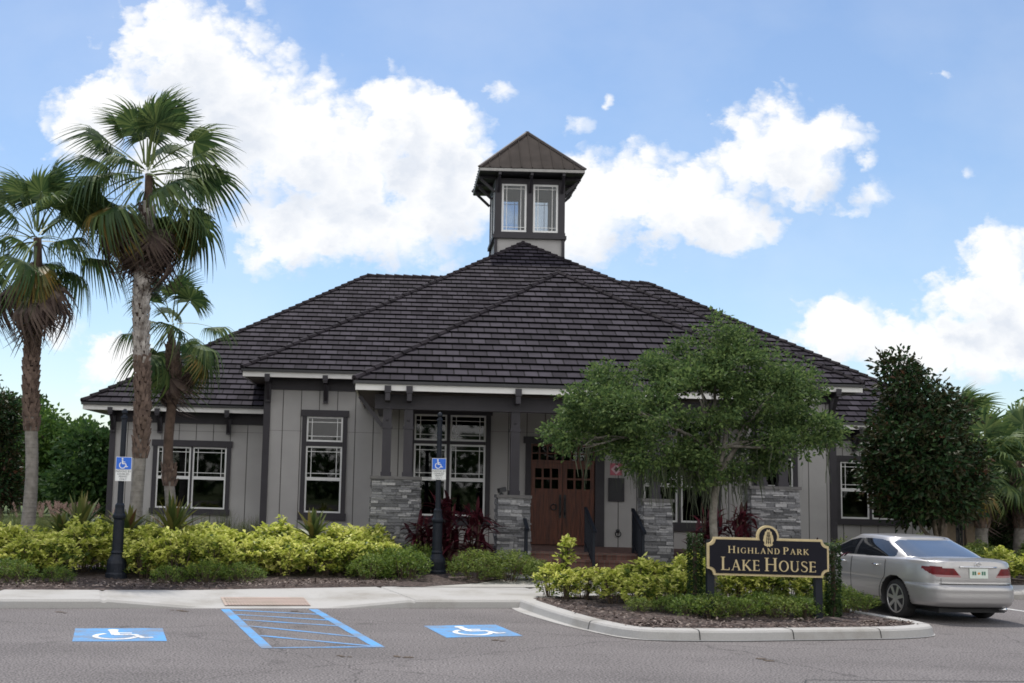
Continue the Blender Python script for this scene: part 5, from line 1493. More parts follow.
OX, OY = 5.88, 22.3
oak_px = [(600, 408, 60, 30, 0), (565, 432, 38, 22, .2), (585, 445, 34, 16, -.3), (640, 385, 60, 40, .5), (700, 400, 62, 42, -.5), (690, 362, 50, 30, .4), (735, 368, 55, 30, 0), (765, 400, 60, 36, .2), (810, 432, 40, 26, -.2), (785, 385, 44, 30, .6),
          (655, 452, 54, 28, -.4), (725, 458, 56, 30, .3), (780, 448, 44, 26, -.4), (690, 470, 46, 22, -.1), (640, 412, 48, 28, -.9), (745, 345, 34, 20, .3), (712, 330, 24, 20, .1), (610, 435, 34, 20, .5)]
lobes = []
for (px, py, rx, ry, dy) in oak_px:
    p = at(px, py, OY + dy); k = (OY + dy) / 1200; lobes.append(((p[0] - OX, dy, p[2] - .16), (rx * k * .84, rx * k * .78 + .15, ry * k * .80)))
tree('oak_tree', 'spreading green oak tree with hanging moss in the kerbed island behind the sign', (OX, OY, .16), lobes, 1.75, .082, 'oakleaf', 3900, 19, .07, .085, .046, 5, 'oakbark', .24, .5, None,
     [(0, 0, -.1), (.02, 0, .7), (-.03, .02, 1.5), (.03, 0, 2.2), (-.05, .05, 2.7)], oak_extra, .45, 1.5)

# --- dark magnolia behind the car
MX, MY = 13.17, 29.3
mag_px = [(900, 362, 20, 14, .1), (900, 372, 24, 20, 0), (915, 395, 38, 26, 0), (922, 420, 46, 30, .2), (912, 440, 48, 34, -.3), (940, 460, 42, 32, .3), (905, 480, 44, 32, .2), (950, 490, 38, 30, -.3), (925, 500, 50, 28, .4), (885, 460, 26, 30, 0), (968, 470, 22, 32, .2), (925, 460, 46, 44, -.6), (948, 415, 24, 22, .3)]
lobes = []
for (px, py, rx, ry, dy) in mag_px:
    p = at(px, py, MY + dy); k = (MY + dy) / 1200; lobes.append(((p[0] - MX, dy, p[2] - .16), (rx * k * .88, rx * k * .84 + .1, ry * k * .90)))


def mag_extra(t, rng, P, d):
    q = rng.choice(len(P), 80); V_, F_ = clusters(P[q], d[q], 5, .10, .17, .07, rng, .1); np_mesh('brown_leaves', V_, F_, M['magred'], t)


tree('magnolia_tree', 'dark glossy magnolia tree with brownish leaf undersides behind the silver car', (MX, MY, .16), lobes, 1.1, .10, 'magleaf', 2000, 12, .13, .155, .08, 9, 'bark', .06, .35, None, None, mag_extra, .2, 1.4)

# --- background trees
bg = [(62, 455, 60, 46, 58, 'treeleaf', 'bright green round tree beside the left corner of the house'), (98, 470, 40, 40, 52, 'treeleaf2', 'deep green tree tucked closest to the left corner of the house'), (20, 440, 34, 50, 64, 'treeleaf2', 'tall dim green tree behind the shorter thick-trunked palm'),
      (-60, 420, 70, 70, 66, 'treeleaf', 'big green tree beyond the left edge of the lot'), (1010, 470, 40, 42, 60, 'treeleaf2', 'deep green broad tree behind the palms on the right'), (1060, 430, 60, 60, 66, 'treeleaf', 'pale green tree past the right end of the hedge'), (1130, 440, 70, 60, 58, 'treeleaf2', 'dark green tree far beyond the hedge')]
for i, (px, py, rx, ry, Y, mt, lab) in enumerate(bg):
    p = at(px, py, Y); k = Y / 1200; R = rx * k; rz = ry * k; rr = random.Random(i + 3); H = p[2]
    lobes = [((rr.uniform(-.55, .55) * R, rr.uniform(-.5, .5) * R, H + rr.uniform(-.6, .5) * rz), (R * rr.uniform(.42, .62), R * rr.uniform(.42, .62), rz * rr.uniform(.4, .55))) for _ in range(8)] + [((0, 0, H * .55), (R * .9, R * .8, H * .35))]
    tree('broadleaf_tree', lab, (p[0], Y, .12), lobes, H * .55, .2, mt, 1500, 11, .30, .30, .17, 30 + i, 'bark', .08, .4, 'trees beyond the house', None, None, .3, .7)
p = at(4, 455, 36); lobes = [((.0, 0, 3.4), (.55, .6, .8)), ((-.2, .1, 2.4), (.75, .7, 1.0)), ((.1, 0, 1.4), (.7, .7, .9)), ((-.7, .2, 2.0), (.8, .8, 1.3)), ((-.6, 0, 3.2), (.6, .6, .9))]
tree('magnolia_tree', 'dark narrow magnolia tree at the left edge of the lawn', (p[0], 36, .12), [((c[0] - .2, c[1], c[2] + .3), r) for c, r in lobes], 1.0, .1, 'magleaf', 900, 11, .15, .18, .08, 77, 'bark', .05, .35, None, None, mag_extra, .2)
# woods beyond the lawn; unseen taller belt behind camera added to darken window reflections
rng = np.random.default_rng(3); n = 2600; ang = rng.uniform(-1.45, 1.45, n); dist = rng.uniform(85, 115, n); P = np.stack([np.sin(ang) * dist * 1.3, np.cos(ang) * dist, rng.random(n) ** .8 * (3.4 + 1.2 * np.sin(ang * 23) + .9 * np.sin(ang * 57 + 1))], 1)
V_, F_ = clusters(P, rdir(n, rng), 9, .8, 1.0, .7, rng, .3); P2 = P * np.array([1.0, -1.0, 2.1]); V2_, F2_ = clusters(P2, rdir(n, rng), 9, 1.0, 1.3, .9, rng, .3); tag(np_mesh('woods', V2_, F2_, M['treeleaf2']), 'tall dark woods added out of view behind the camera to darken window reflections', 'woods', None, 'stuff')
tag(np_mesh('woods', V_, F_, M['treeleaf2']), 'low dark woods far beyond the lawn', 'woods', None, 'stuff')


# --- fan palms
def fan_frond(name, seed, pet=.95, R=.95, nseg=30, droop=.5, mat_='frond', spread=118, pet_sag=.25, ragged=.1):
    rng = np.random.default_rng(seed); V_, F_ = [], []; b = MB()
    pp = [(pet * t, 0, .0 + pet_sag * (math.sin(math.pi * t * .5) * .0 - t * t) * pet) for t in np.linspace(0, 1, 6)]
    w0 = .03
    for i, (x, y, z) in enumerate(pp):
        w = w0 * (1 - .55 * i / 5); V_ += [(x, -w, z), (x, w, z), (x, 0, z + w * .8)]
    for i in range(5):
        a = i * 3
        for (p, q) in ((0, 1), (1, 2), (2, 0)): F_.append((a + p, a + q, a + 3 + q, a + 3 + p))
    nP = len(F_); hx, hz = pp[-1][0], pp[-1][2]; slope = -2 * pet_sag * .8
    for k in range(nseg):
        th = math.radians(-spread + 2 * spread * k / (nseg - 1)) ; L_ = R * (1 - .32 * (abs(th) / math.radians(spread)) ** 2) * rng.uniform(1 - ragged, 1.03); hw = math.radians(spread) / nseg * 1.3; i = len(V_)
        cz = slope * math.cos(th) * .6 ; lat = -.22 * abs(math.sin(th))
        prof_ = [(.04, 1), (.30, 1), (.50, 1), (.66, .80), (.82, .42), (.94, .2), (1.0, .05)]; dr = droop * rng.uniform(.7, 1.4)
        twist = rng.uniform(-.2, .2)
        for (t, w) in prof_:
            r = t * L_; sag = -dr * max(0, t - .45) ** 1.7 * 1.9 * L_; rr = r * (1 - .25 * dr * max(0, t - .5)); half = min(r, .52 * L_) * hw * w; x = hx + rr * math.cos(th); y = rr * math.sin(th); z = hz + r * (cz + lat) * .5 + sag
            sx, sy = -math.sin(th) * half, math.cos(th) * half; V_ += [(x - sx, y - sy, z + half * .5), (x + sx, y + sy, z + half * .5 * (1 + twist))]
        for j in range(len(prof_) - 1): F_.append((i + 2 * j, i + 2 * j + 1, i + 2 * j + 3, i + 2 * j + 2))
    me = np_mesh(name, np.array(V_), np.array(F_), [M[mat_], M['petiole'] if mat_ != 'frond_dead' else M['frond_dead']], link=False)
    mi = np.zeros(len(F_), np.int32); mi[:nP] = 1; me.polygons.foreach_set('material_index', mi); return me


FR = [fan_frond('frond', 100 + i, .9 + .1 * (i % 2), .90 + .04 * i, 40, .62 + .2 * i, 'frond', pet_sag=.14 + .09 * i, ragged=.2) for i in range(4)]
FO = [fan_frond('frond', 120 + i, 1.0, .9, 28, .9, 'frond_old', pet_sag=.25) for i in range(2)]
FD = [fan_frond('dead_frond', 140 + i, .62, .95, 24, 1.3, 'frond_dead', 80, .15, .35) for i in range(3)]
FY = [fan_frond('frond', 160 + i, .9, .95, 26, .55, 'frond', pet_sag=.15) for i in range(2)]


def palm(label, base, crown, r_base, r_mid, green, old, dead, seed, bands, scale=1.0, emin=-48, name='palm_tree', group=None, meshes=None, skirt_z=0):
    """Fan palm: trunk, stubs of old leaves in bands, crown of separate fronds."""
    rs = random.Random(seed); t = thing(name, label, 'palm tree', tuple(base), 0, group); bx, by, bz = base; cx, cy, cz = [c_ - b_ for c_, b_ in zip(crown, base)]
    n = 16; path = [(cx * (i / (n - 1)) ** 1.0 + .05 * math.sin(i * .7 + seed), cy * i / (n - 1), -.1 + (cz + .1) * i / (n - 1)) for i in range(n)]
    rad = [r_base + (r_mid - r_base) * min(1, i / 4) + (.02 if i == 0 else 0) for i in range(n)]; zs = [p[2] for p in path]
    X = lambda z: (np.interp(z, zs, [p[0] for p in path]), np.interp(z, zs, [p[1] for p in path]), np.interp(z, zs, rad))
    zb = min((bd[0] for bd in bands), default=99); b = MB()
    k = [i for i in range(n) if zs[i] <= zb + .6]; b.tube([path[i] for i in k], [rad[i] for i in k], 16)
    for i in range(int((min(zb, cz)) / .11)):                        # old leaf rings
        z = .1 + i * .11 + rs.uniform(-.02, .02); x, y, r = X(z); b.lathe([(r * .99, -.012), (r + .008, 0), (r * .99, .012)], (x, y, z), 14)
    b.build('trunk', M['bark_grey'], t, True, True)
    if zb < 90:
        b = MB(); k = [i for i in range(n) if zs[i] >= zb - .5]; b.tube([path[i] for i in k], [rad[i] * .93 * (1 if zs[i] < cz - .8 else .72) for i in k], 14); b.build('trunk_core', M['boot_core'], t, True, True)
    for (z0, z1, mt) in bands:
        b = MB(); z = z0; row = 0
        while z < z1:
            for q in range(7):
                a_ = 2 * math.pi * (q + .5 * (row % 2)) / 7 + row * .12 + rs.uniform(-.08, .08); x, y, r = X(z); L_ = rs.uniform(.16, .26); wd = r * .38 * rs.uniform(.8, 1.2); out = rs.uniform(.02, .06)
                er = np.array([math.cos(a_), math.sin(a_), 0]); et = np.array([-math.sin(a_), math.cos(a_), 0]); c_ = np.array([x, y, z]); tw = rs.choice([-1, 1]) * rs.uniform(.2, .5) * wd
                p0 = c_ + er * (r * .93); p1 = c_ + er * (r + out) + np.array([0, 0, L_]) + et * tw
                i = len(b.v); h = er * .02
                for (p, w) in ((p0, wd), (p1, wd * .55)):
                    for s1 in (-1, 1): b.v.append(tuple(p + et * w * s1)); b.v.append(tuple(p + et * w * s1 + er * .028))
                b._faces(i, [(0, 2, 6, 4), (1, 5, 7, 3), (0, 4, 5, 1), (2, 3, 7, 6), (4, 6, 7, 5), (0, 1, 3, 2)], 0)
            z += .105; row += 1
        b.build('leaf_stubs', M[mt], t, False, True)

    def put(me, el, az, s_, h, roll=0.0):
        o = bpy.data.objects.new(me.name.split('.')[0], me); COL.objects.link(o); o.parent = t
        m = Matrix.Translation((cx + .12 * math.cos(az), cy + .12 * math.sin(az), cz + h)) @ Matrix.Rotation(az, 4, 'Z') @ Matrix.Rotation(-el, 4, 'Y') @ Matrix.Rotation(roll, 4, 'X') @ Matrix.Scale(s_ * scale, 4)
        o.matrix_local = m
    ga = 2.39996
    meshes = meshes or FR
    for i in range(green):
        f = i / max(1, green - 1); el = math.radians(84 - (84 - emin) * f ** 1.05 + rs.uniform(-14, 14)); m_ = meshes[min(len(meshes) - 1, int(f * len(meshes)))]; put(m_, el, i * ga + rs.uniform(-.3, .3), rs.uniform(.85, 1.1), .28 - .42 * f, rs.uniform(-.6, .6))
    for i in range(old): put(FO[i % 2], math.radians(rs.uniform(-48, -22)), i * ga * 1.3 + seed, rs.uniform(.85, 1.05), -.22, rs.uniform(-.5, .5))
    for i in range(dead): put(FD[i % 3], math.radians(rs.uniform(-80, -40)), i * ga + rs.uniform(-.3, .3), rs.uniform(.75, 1.15), -.30 - skirt_z - rs.uniform(0, .45), rs.uniform(-.6, .6))
    return t


c1 = at(147, 174, 26.5); b1 = at(136, 560, 26.5)
palm('tallest fan palm with a pale criss-cross stubbed trunk and brown skirt', (b1[0], 26.5, .18), (c1[0], 26.5, c1[2]), .165, .135, 30, 7, 20, 4, [(2.35, 4.55, 'boot_red'), (4.4, c1[2] - 1.0, 'boot_pale')], 1.08, -30, skirt_z=.36)
c2 = at(37, 238, 27); b2 = at(28, 545, 27)
palm('second-tallest fan palm with a smooth grey lower trunk, at the left edge', (b2[0], 27, .18), (c2[0], 27, c2[2]), .175, .14, 26, 3, 26, 5, [(2.9, 5.0, 'boot_red'), (4.9, c2[2] - 1.0, 'boot_red')], 1.0, -18, skirt_z=.30)
c3 = at(172, 328, 28.5); b3 = at(170, 530, 28.5)
palm('shortest fan palm with a slim pale trunk, before the left wing window', (b3[0], 28.5, .18), (c3[0], 28.5, c3[2]), .155, .125, 20, 2, 3, 6, [(1.75, 2.15, 'boot_red'), (3.7, c3[2] - .7, 'boot_red')], .80, -62, skirt_z=.25)
for i, (px, py, Y, n_, s_, lab) in enumerate([(981, 466, 33, 22, .80, 'green fan palm just right of the dark magnolia crown'), (1018, 462, 34, 22, .85, 'taller green fan palm at the right edge above the hedge'), (1000, 488, 36.5, 18, .8, 'lower green fan palm squeezed between its two taller neighbours'), (958, 432, 37.5, 20, .8, 'fan palm whose tips show over the shoulder of the dark magnolia'), (1052, 478, 35, 18, .85, 'green fan palm past the right end of the hedge')]):
    p = at(px, py, Y); palm(lab, (p[0], Y, .15), (p[0], Y, p[2]), .2, .16, n_, 3, 2, 20 + i, [(1.2, max(1.3, p[2] - .3), 'boot_red')], s_, -55, group='palms at the right end of the house', meshes=FY)


# --- shrubs
def shrub_mesh(seed, r, h, nstem, per, L0, W0, name='foliage', flat=False, base=.0):
    """Leafy rosettes at the ends of upright shoots, filling a mound."""
    rng = np.random.default_rng(seed); n = nstem; a = rng.uniform(0, 2 * math.pi, n); q = np.sqrt(rng.random(n)); x, y = r * q * np.cos(a), r * q * np.sin(a)
    ztop_ = base + (h - base) * (1 - .55 * q ** 2.2) * rng.uniform(.78, 1.08, n); z = ztop_ * np.where(rng.random(n) < .62, 1, rng.uniform(.25, .9, n)); P = np.stack([x, y, z], 1)
    C = np.repeat(P, per, 0); m = len(C); az = rng.uniform(0, 2 * math.pi, m); el = rng.uniform(-.25, .95, m); D = np.stack([np.cos(az) * np.cos(el), np.sin(az) * np.cos(el), np.sin(el)], 1)
    s_ = rng.uniform(.6, 1.2, m); Nn = unit(np.array([0, 0, 1.]) + rng.normal(size=(m, 3)) * .4); C = C + rng.normal(size=(m, 3)) * np.array([.02, .02, .035])
    return leaf_quads(C, D, Nn, L0 * s_, W0 * s_, .18)


def stems_mesh(seed, r, h, n):
    rs = random.Random(seed); b = MB()
    for i in range(n):
        a = rs.uniform(0, 6.28); q = math.sqrt(rs.random()); b.tube([(r * .25 * q * math.cos(a), r * .25 * q * math.sin(a), -.08), (r * .6 * q * math.cos(a), r * .6 * q * math.sin(a), h * .45), (r * .85 * q * math.cos(a), r * .85 * q * math.sin(a), h * .8)], [.012, .009, .005], 5)
    return b


def make_shrub(seed, r, h, nstem, per, L0, W0, m1, m2=None, base=.0, share=.25):
    t = thing('shrub', 'x', 'shrub', (0, 0, 0)); V_, F_ = shrub_mesh(seed, r, h, nstem, per, L0, W0, base=base); np_mesh('foliage', V_, F_, M[m1], t)
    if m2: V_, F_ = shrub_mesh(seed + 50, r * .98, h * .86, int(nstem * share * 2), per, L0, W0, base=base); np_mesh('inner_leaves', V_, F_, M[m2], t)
    stems_mesh(seed, r, h, 14).build('stems', M['twig'], t, False, True); return t


def scatter(proto, spots, label, group):
    """First spot takes the plant itself, the others are copies with their own parts."""
    used = [0] * len(proto)
    for i, (x, y, z, s_) in enumerate(spots):
        k = i % len(proto); rz = random.uniform(0, 6.28); lab = label(i) if callable(label) else label; sc3 = (s_ * random.uniform(.92, 1.1), s_ * random.uniform(.92, 1.1), s_ * random.uniform(.9, 1.08))
        if used[k]: copy_tree(proto[k], (x, y, z), rz, sc3, lab, group)
        else: o = proto[k]; o.location = (x, y, z); o.rotation_euler = (0, 0, rz); o.scale = sc3; o['label'] = lab; o['group'] = group; used[k] = 1
    for k in range(len(proto)):
        if not used[k]:
            for ch in list(proto[k].children): bpy.data.objects.remove(ch)
            bpy.data.objects.remove(proto[k])


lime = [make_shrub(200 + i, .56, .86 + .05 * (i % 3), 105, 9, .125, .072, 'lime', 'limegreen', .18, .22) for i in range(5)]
for o in lime: o.name = 'lime_shrub'
spots = []
for row, (w, off) in enumerate(((3.75, 0), (4.7, .45), (5.7, .1))):
    u = -6.6 + off
    while u < 7.6 - .0 * row:
        x, y = cf(u + random.uniform(-.12, .12), w + max(0, u - 3) * .20 + random.uniform(-.15, .15))
        if x < .35 and not (abs(x + 5.3 + .2 * (23.3 - y)) < .5 and y < 23.45): spots.append((x, y, .17, random.uniform(.84, 1.06) * (.92 if row == 0 else 1.03)))
        u += .74
scatter(lime, spots, 'lime-yellow leaved shrub in the long front bed before the grey wall', 'lime shrubs of the long front bed')

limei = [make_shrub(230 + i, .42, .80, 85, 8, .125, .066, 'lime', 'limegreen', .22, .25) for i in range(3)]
for o in limei: o.name = 'lime_shrub'
isp = []
for (px, py, Y, s_) in [(550, 596, 22.2, .70), (583, 600, 21.8, .62), (566, 600, 21.6, .62), (600, 600, 22.4, .66), (625, 600, 22.3, .72), (612, 598, 21.2, .72), (640, 600, 21.5, .86), (662, 602, 21.6, .82), (640, 605, 20.4, .62), (676, 605, 20.6, .7), (688, 600, 22.2, .9), (735, 600, 21.6, .75), (765, 600, 21.4, .82), (790, 600, 21.8, .78), (812, 600, 21.0, .72), (715, 600, 22.8, .85), (750, 600, 22.9, .85), (690, 600, 23.4, .9)]:
    p = at(px, py, Y); isp.append((p[0], Y, .16, s_))
scatter(limei, isp, 'lime-yellow leaved shrub in the kerbed island', 'lime shrubs of the island')
tall = make_shrub(250, .13, 1.06, 20, 9, .12, .068, 'lime', 'limegreen', .35, .2); tall.name = 'lime_shrub'; p = at(567, 600, 22.0); tall.location = (p[0], 22.1, .16); tall.scale = (1.1, 1.1, 1.05); tall['label'] = 'tall narrow lime-yellow shrub standing up at the left end of the island'

low = [make_shrub(260 + i, .50, .46, 190, 9, .062, .024, 'lowgreen', None, .04) for i in range(4)]
for o in low: o.name = 'low_shrub'
spots = []
u = -6.4
while u < 7.2:
    x, y = cf(u, 2.72 + max(0, u - 3) * .24 + random.uniform(-.12, .12))
    if x < .75 and random.random() < .66 and abs(x + 5.15) > .5: spots.append((x, y, .165, random.uniform(.6, .95)))
    u += .66 + random.uniform(-.05, .12)
for (x, y) in ((.18, 25.0), (.22, 25.9), (-.2, 25.4), (-.5, 25.0), (.45, 26.9)): spots.append((x, y, .17, random.uniform(1.1, 1.4)))
scatter(low, spots, 'low bright green shrub along the mulch edge of the long front bed', 'low shrubs along the front bed')
mound = [make_shrub(280 + i, .62, .60, 300, 9, .075, .026, 'mound', None, .05) for i in range(2)]
for o in mound: o.name = 'mounded_shrub'
scatter(mound, [(1.72, 25.2, .16, .98), (2.40, 25.5, .16, 1.02), (2.95, 25.9, .16, .74)], lambda i: ['rounded green shrub right of the post, nearest to the red strap-leaved plant', 'biggest rounded green shrub, before the left entrance stone pier', 'smallest rounded green shrub, beside the walk to the steps'][i], 'rounded shrubs before the entrance')
mound2 = [make_shrub(290, .6, .74, 280, 9, .075, .026, 'mound', None, .05)]; mound2[0].name = 'mounded_shrub'
scatter(mound2, [(6.75, 27.0, .16, .95), (7.6, 27.0, .16, 1.0), (8.6, 27.1, .16, .9)], 'rounded green shrub behind the oak trunk, right of the porch steps', 'rounded shrubs right of the steps')
lowi = [make_shrub(300 + i, .40, .38, 150, 9, .06, .025, 'lowgreen' if i else 'mound', None, .04) for i in range(3)]
for o in lowi: o.name = 'low_shrub'
spots = []
for (px, py, s_) in [(640, 612, .62), (668, 612, .7), (690, 616, .85), (712, 617, .85), (735, 617, .85), (757, 616, .85), (780, 617, .85), (802, 617, .9), (825, 615, .95), (846, 612, .9), (862, 609, .75), (700, 607, .9), (770, 607, .85), (838, 604, .9)]:
    p = gp(px, py, .16); spots.append((p[0], p[1], .15, s_))
scatter(lowi, spots, 'low green shrub along the front of the kerbed island', 'low shrubs of the island')
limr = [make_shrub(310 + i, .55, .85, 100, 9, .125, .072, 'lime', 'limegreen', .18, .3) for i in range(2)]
for o in limr: o.name = 'lime_shrub'
spots = [(*cr_(u, 2.5 + .6 * (k % 2)), .16, random.uniform(.85, 1.05)) for k, u in enumerate(np.arange(-1.2, 8, .72))]
scatter(limr, spots, 'lime-yellow leaved shrub in the bed beyond the silver car', 'lime shrubs beyond the car')
spots = [(*cr_(u, 4.6 + .9 * (k % 2)), .16, random.uniform(.95, 1.2)) for k, u in enumerate(np.arange(-2.8, 8, .95))]
grn = [make_shrub(330, .6, .8, 220, 9, .07, .028, 'mound', 'lowgreen', .05)]; grn[0].name = 'green_shrub'
scatter(grn, spots, 'loose green shrub behind the lime ones beyond the silver car', 'green shrubs beyond the car')

# clipped creeper columns beside the sign
for (px, lab) in ((695, 'narrow green creeper column left of the entrance sign'), (833, 'narrow green creeper column right of the entrance sign')):
    Y = 19.75; zt = at(px, 533 if px < 700 else 543, Y)[2]; x = at(px, 570, Y)[0]; t = thing('creeper_column', lab, 'shrub', (x, Y, .15)); rng = np.random.default_rng(int(px)); n = 1500
    a = rng.uniform(0, 6.28, n); r = .10 * np.sqrt(rng.uniform(.4, 1, n)); z = rng.uniform(0, zt - .15, n); P = np.stack([r * np.cos(a), r * np.sin(a), z], 1); D = unit(np.stack([np.cos(a), np.sin(a), rng.uniform(-.8, .4, n)], 1))
    V_, F_ = leaf_quads(P, D, unit(np.stack([np.cos(a), np.sin(a), np.full(n, .6)], 1)), rng.uniform(.04, .07, n), rng.uniform(.03, .045, n)); np_mesh('foliage', V_, F_, M['hedge'], t)
    b = MB(); b.tube([(0, 0, -.1), (0, 0, zt - .2)], .035, 7); b.build('stem', M['twig'], t, False, True)


# strap-leaved plants
def strap_plant(name, label, cat, loc, n, L0, W0, mt, seed, emin=15, emax=85, arch=.5, stemh=0.0, group=None, parts=('leaves',)):
    rng = np.random.default_rng(seed); t = thing(name, label, cat, loc, 0, group); V_, F_ = [], []
    for i in range(n):
        az = rng.uniform(0, 6.283); el = math.radians(rng.uniform(emin, emax)); L_ = L0 * rng.uniform(.7, 1.1); w = W0 * rng.uniform(.7, 1.1); h0 = rng.uniform(0, stemh) if stemh else 0; k = len(V_); ar = arch * rng.uniform(.5, 1.4); px, py = rng.normal(size=2) * (.12 if stemh else .03)
        for j in range(6):
            q = j / 5; rr = L_ * q * math.cos(el) * (1 + .15 * q); z = h0 + L_ * q * math.sin(el) - ar * L_ * q * q * (.4 + .6 * math.cos(el)); ww = w * (.5 + 1.1 * q if q < .4 else .94 * (1 - ((q - .4) / .6) ** 1.6) + .04)
            cx_, cy_ = px + rr * math.cos(az), py + rr * math.sin(az); V_ += [(cx_ + ww * math.sin(az), cy_ - ww * math.cos(az), z + ww * .35), (cx_, cy_, z), (cx_ - ww * math.sin(az), cy_ + ww * math.cos(az), z + ww * .35)]
        for j in range(5): F_ += [(k + 3 * j, k + 3 * j + 1, k + 3 * j + 4, k + 3 * j + 3), (k + 3 * j + 1, k + 3 * j + 2, k + 3 * j + 5, k + 3 * j + 4)]
    np_mesh('leaves', np.array(V_), np.array(F_), M[mt], t)
    if stemh:
        b = MB()
        for i in range(5): a = rng.uniform(0, 6.28); b.tube([(.05 * math.cos(a), .05 * math.sin(a), -.08), (.14 * math.cos(a), .14 * math.sin(a), stemh)], [.022, .014], 6)
        b.build('stems', M['twig'], t, False, True)
    return t


for i, (x, y, h, n, lab) in enumerate([(1.15, 27.3, 1.4, 120, 'dark red strap-leaved plant behind the right-hand parking post'), (1.8, 27.3, 1.25, 100, 'wide dark red strap-leaved plant under the porch windows'), (.62, 27.4, 1.0, 60, 'shorter dark red strap-leaved plant touching the outer stone pier'), (7.15, 27.6, 1.3, 90, 'dark red strap-leaved plant left of the oak trunk'), (7.85, 27.6, 1.4, 100, 'dark red strap-leaved plant between the oak trunk and the far stone pier'), (6.9, 27.5, .7, 40, 'low dark red strap-leaved plant beside the right entrance pier')]):
    strap_plant('red_strap_plant', lab, 'plant', (x, y, .17), int(n * 1.5), .54, .055, 'red_leaf', 400 + i, 0, 85, .5, h * 1.05, 'red strap-leaved plants by the porch')
for i, (px, Y, s_, lab) in enumerate([(80, 25.6, 1.15, 'spiky arching plant left of the first parking post'), (128, 25.0, .9, 'spiky plant immediately behind the first parking post'), (172, 25.4, 1.25, 'largest spiky plant, at the foot of the slim palm'), (313, 25.8, .85, 'small spiky plant under the tall narrow window'), (62, 24.6, .7, 'reddish spiky plant among the leftmost lime shrubs')]):
    p = at(px, 535, Y); strap_plant('spiky_plant', lab, 'plant', (p[0], Y, .92), 34, .80 * s_, .06, 'spiky', 420 + i, 30, 85, .18, 0, 'spiky plants in the long front bed')
p = at(824, 545, 21.6); strap_plant('red_strap_plant', 'small dark red strap-leaved plant behind the right end of the entrance sign', 'plant', (p[0], 21.6, .17), 22, .30, .04, 'red_leaf', 440, 20, 85, .3, 1.05)


def grass_clump(name, label, loc, n, h, mt, seed, spread=.25, group=None, plumes=0):
    rng = np.random.default_rng(seed); t = thing(name, label, 'grass clump', loc, 0, group); V_, F_ = [], []
    for i in range(n):
        az = rng.uniform(0, 6.28); lean = abs(rng.normal()) * .42; L_ = h * rng.uniform(.6, 1.1); x0, y0 = rng.normal(size=2) * spread * .4; k = len(V_); w = .007
        for j in range(5):
            q = j / 4; r = lean * L_ * q ** 1.8; z = L_ * q * (1 - .25 * lean * q); ww = w * (1 - .9 * q); sx, sy = -math.sin(az) * ww, math.cos(az) * ww; V_ += [(x0 + r * math.cos(az) - sx, y0 + r * math.sin(az) - sy, z), (x0 + r * math.cos(az) + sx, y0 + r * math.sin(az) + sy, z)]
        for j in range(4): F_.append((k + 2 * j, k + 2 * j + 1, k + 2 * j + 3, k + 2 * j + 2))
    np_mesh('blades', np.array(V_), np.array(F_), M[mt], t)
    if plumes:
        n2 = plumes * 60; idx = rng.integers(0, plumes, n2); bx = rng.normal(size=(plumes, 2)) * spread * 1.1; q = rng.random(n2); P = np.stack([bx[idx, 0] * (1 + .3 * q) + rng.normal(size=n2) * .012, bx[idx, 1] + rng.normal(size=n2) * .012, h * .85 + q * .38], 1)
        D = unit(rng.normal(size=(n2, 3)) * .7 + np.array([0, 0, 1.2])); V_, F_ = leaf_quads(P, D, rdir(n2, rng), np.full(n2, .07), np.full(n2, .014)); np_mesh('plumes', V_, F_, M['plume'], t)
    return t


for i in range(9):
    px = 6 + i * 11.5; Y = 33 + (i % 3) * 1.2; p = at(px, 520, Y); grass_clump('fountain_grass', 'tall grass clump with pinkish plumes left of the house' if 3 <= i <= 7 else 'plain tall grass clump on the lawn left of the house', (p[0], Y, .15), 420, .95, 'reed', 500 + i, .42, 'plumed grass left of the house' if 3 <= i <= 7 else 'plain grass left of the house', 9 if 3 <= i <= 7 else 0)
for i, px in enumerate((112, 132, 152, 186, 206, 224, 242, 258)):
    Y = 34.6 + (i % 2) * .5; p = at(px, 520, Y); grass_clump('grass_clump', 'fine grass clump at the foot of the left wing wall', (p[0], Y, .18), 300, .85 + .1 * (i % 3), 'reed', 540 + i, .35, 'grass clumps along the left wing')
for i, px in enumerate((845, 862, 878, 892, 906)):
    Y = 34.8; p = at(px, 530, Y); grass_clump('grass_clump', 'fine grass clump at the foot of the right wing wall', (p[0], Y, .18), 260, .7, 'reed', 560 + i, .35, 'grass clumps along the right wing')

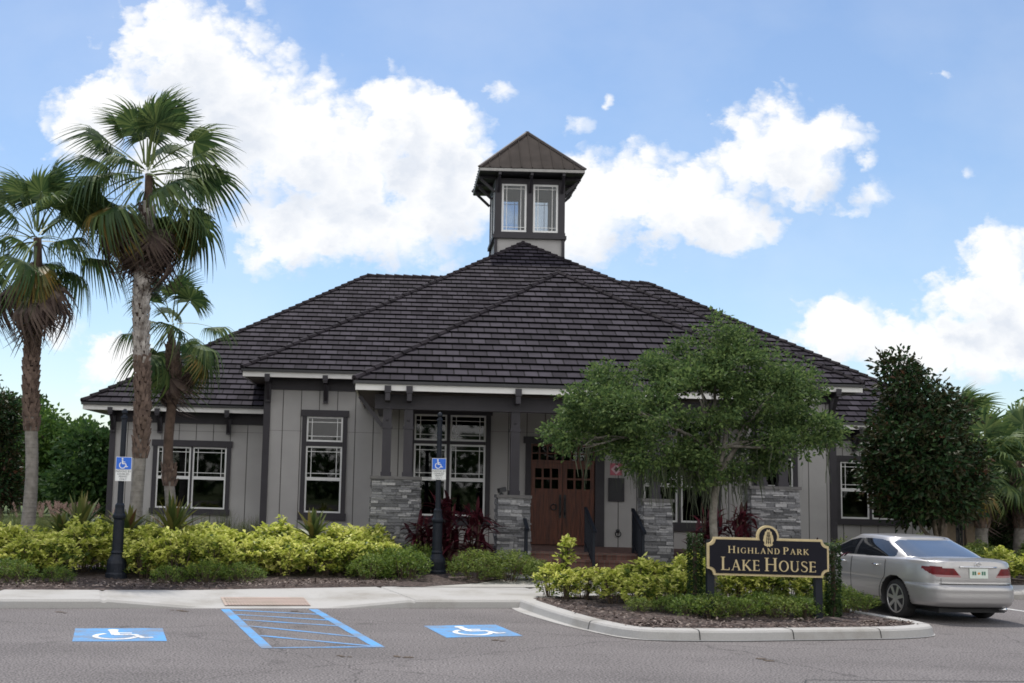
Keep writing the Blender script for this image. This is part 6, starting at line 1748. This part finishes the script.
# hedge on the right
for k, (px0, px1, Y, h, lab) in enumerate(((972, 1003, 35.5, 1.75, 'dark clipped hedge block beside the wooden posts'), (1004, 1060, 35.0, 1.7, 'dark clipped hedge block running off at the right edge'))):
    x0, x1 = at(px0, 525, Y)[0], at(px1, 525, Y)[0]; t = thing('hedge', lab, 'hedge', ((x0 + x1) / 2, Y, .15), 0, 'hedge blocks on the right'); rng = np.random.default_rng(600 + k); n = 5200; w = (x1 - x0) / 2
    P = rng.uniform(-1, 1, (n, 3)); f = rng.integers(0, 3, n); P[np.arange(n), f] = np.sign(P[np.arange(n), f]) * rng.uniform(.9, 1.03, n); d = unit(P * (np.arange(3)[None] == f[:, None]) + .3 * rng.normal(size=(n, 3))); P = P * np.array([w, .5, h / 2]) + np.array([0, 0, h / 2])
    V_, F_ = clusters(P, d, 3, .05, .09, .05, rng, .3); np_mesh('foliage', V_, F_, M['hedge'], t)
    b = MB(); b.box(-w * .9, w * .9, -.4, .4, -.05, h * .88); b.build('branches', M['twig'], t, False, True)

# bark chips loose on the mulch edges
rng = np.random.default_rng(8); n = 5200; pts = []
for i in range(n):
    if i % 3: u = rng.uniform(-9, 7.2); w = 1.62 + max(0, (u - 3) * .24) + abs(rng.normal()) * .75; x, y = cf(u, w)
    else: q = rng.integers(2, len(isl) - 30); p = isl[q]; nx_ = offs(isl, .34 + abs(rng.normal()) * .5)[q]; x, y = nx_ + rng.normal(size=2) * .08
    pts.append((x, y, .205 + rng.uniform(-.01, .02) if i % 3 else .17 + rng.uniform(-.01, .02)))
P = np.array(pts); D = unit(rng.normal(size=(n, 3)) * np.array([1, 1, .25])); V_, F_ = leaf_quads(P, D, unit(rng.normal(size=(n, 3)) * .4 + np.array([0, 0, 1.])), rng.uniform(.03, .10, n), rng.uniform(.015, .04, n), .05)
M['chip'] = leaf_mat('bark_chip', [(.015, .010, .009), (.07, .046, .038), (.30, .25, .22)], .0, .95); tag(np_mesh('bark_chips', V_, F_, M['chip']), 'loose bark chips spread over the planting beds', 'bark chips', None, 'stuff')
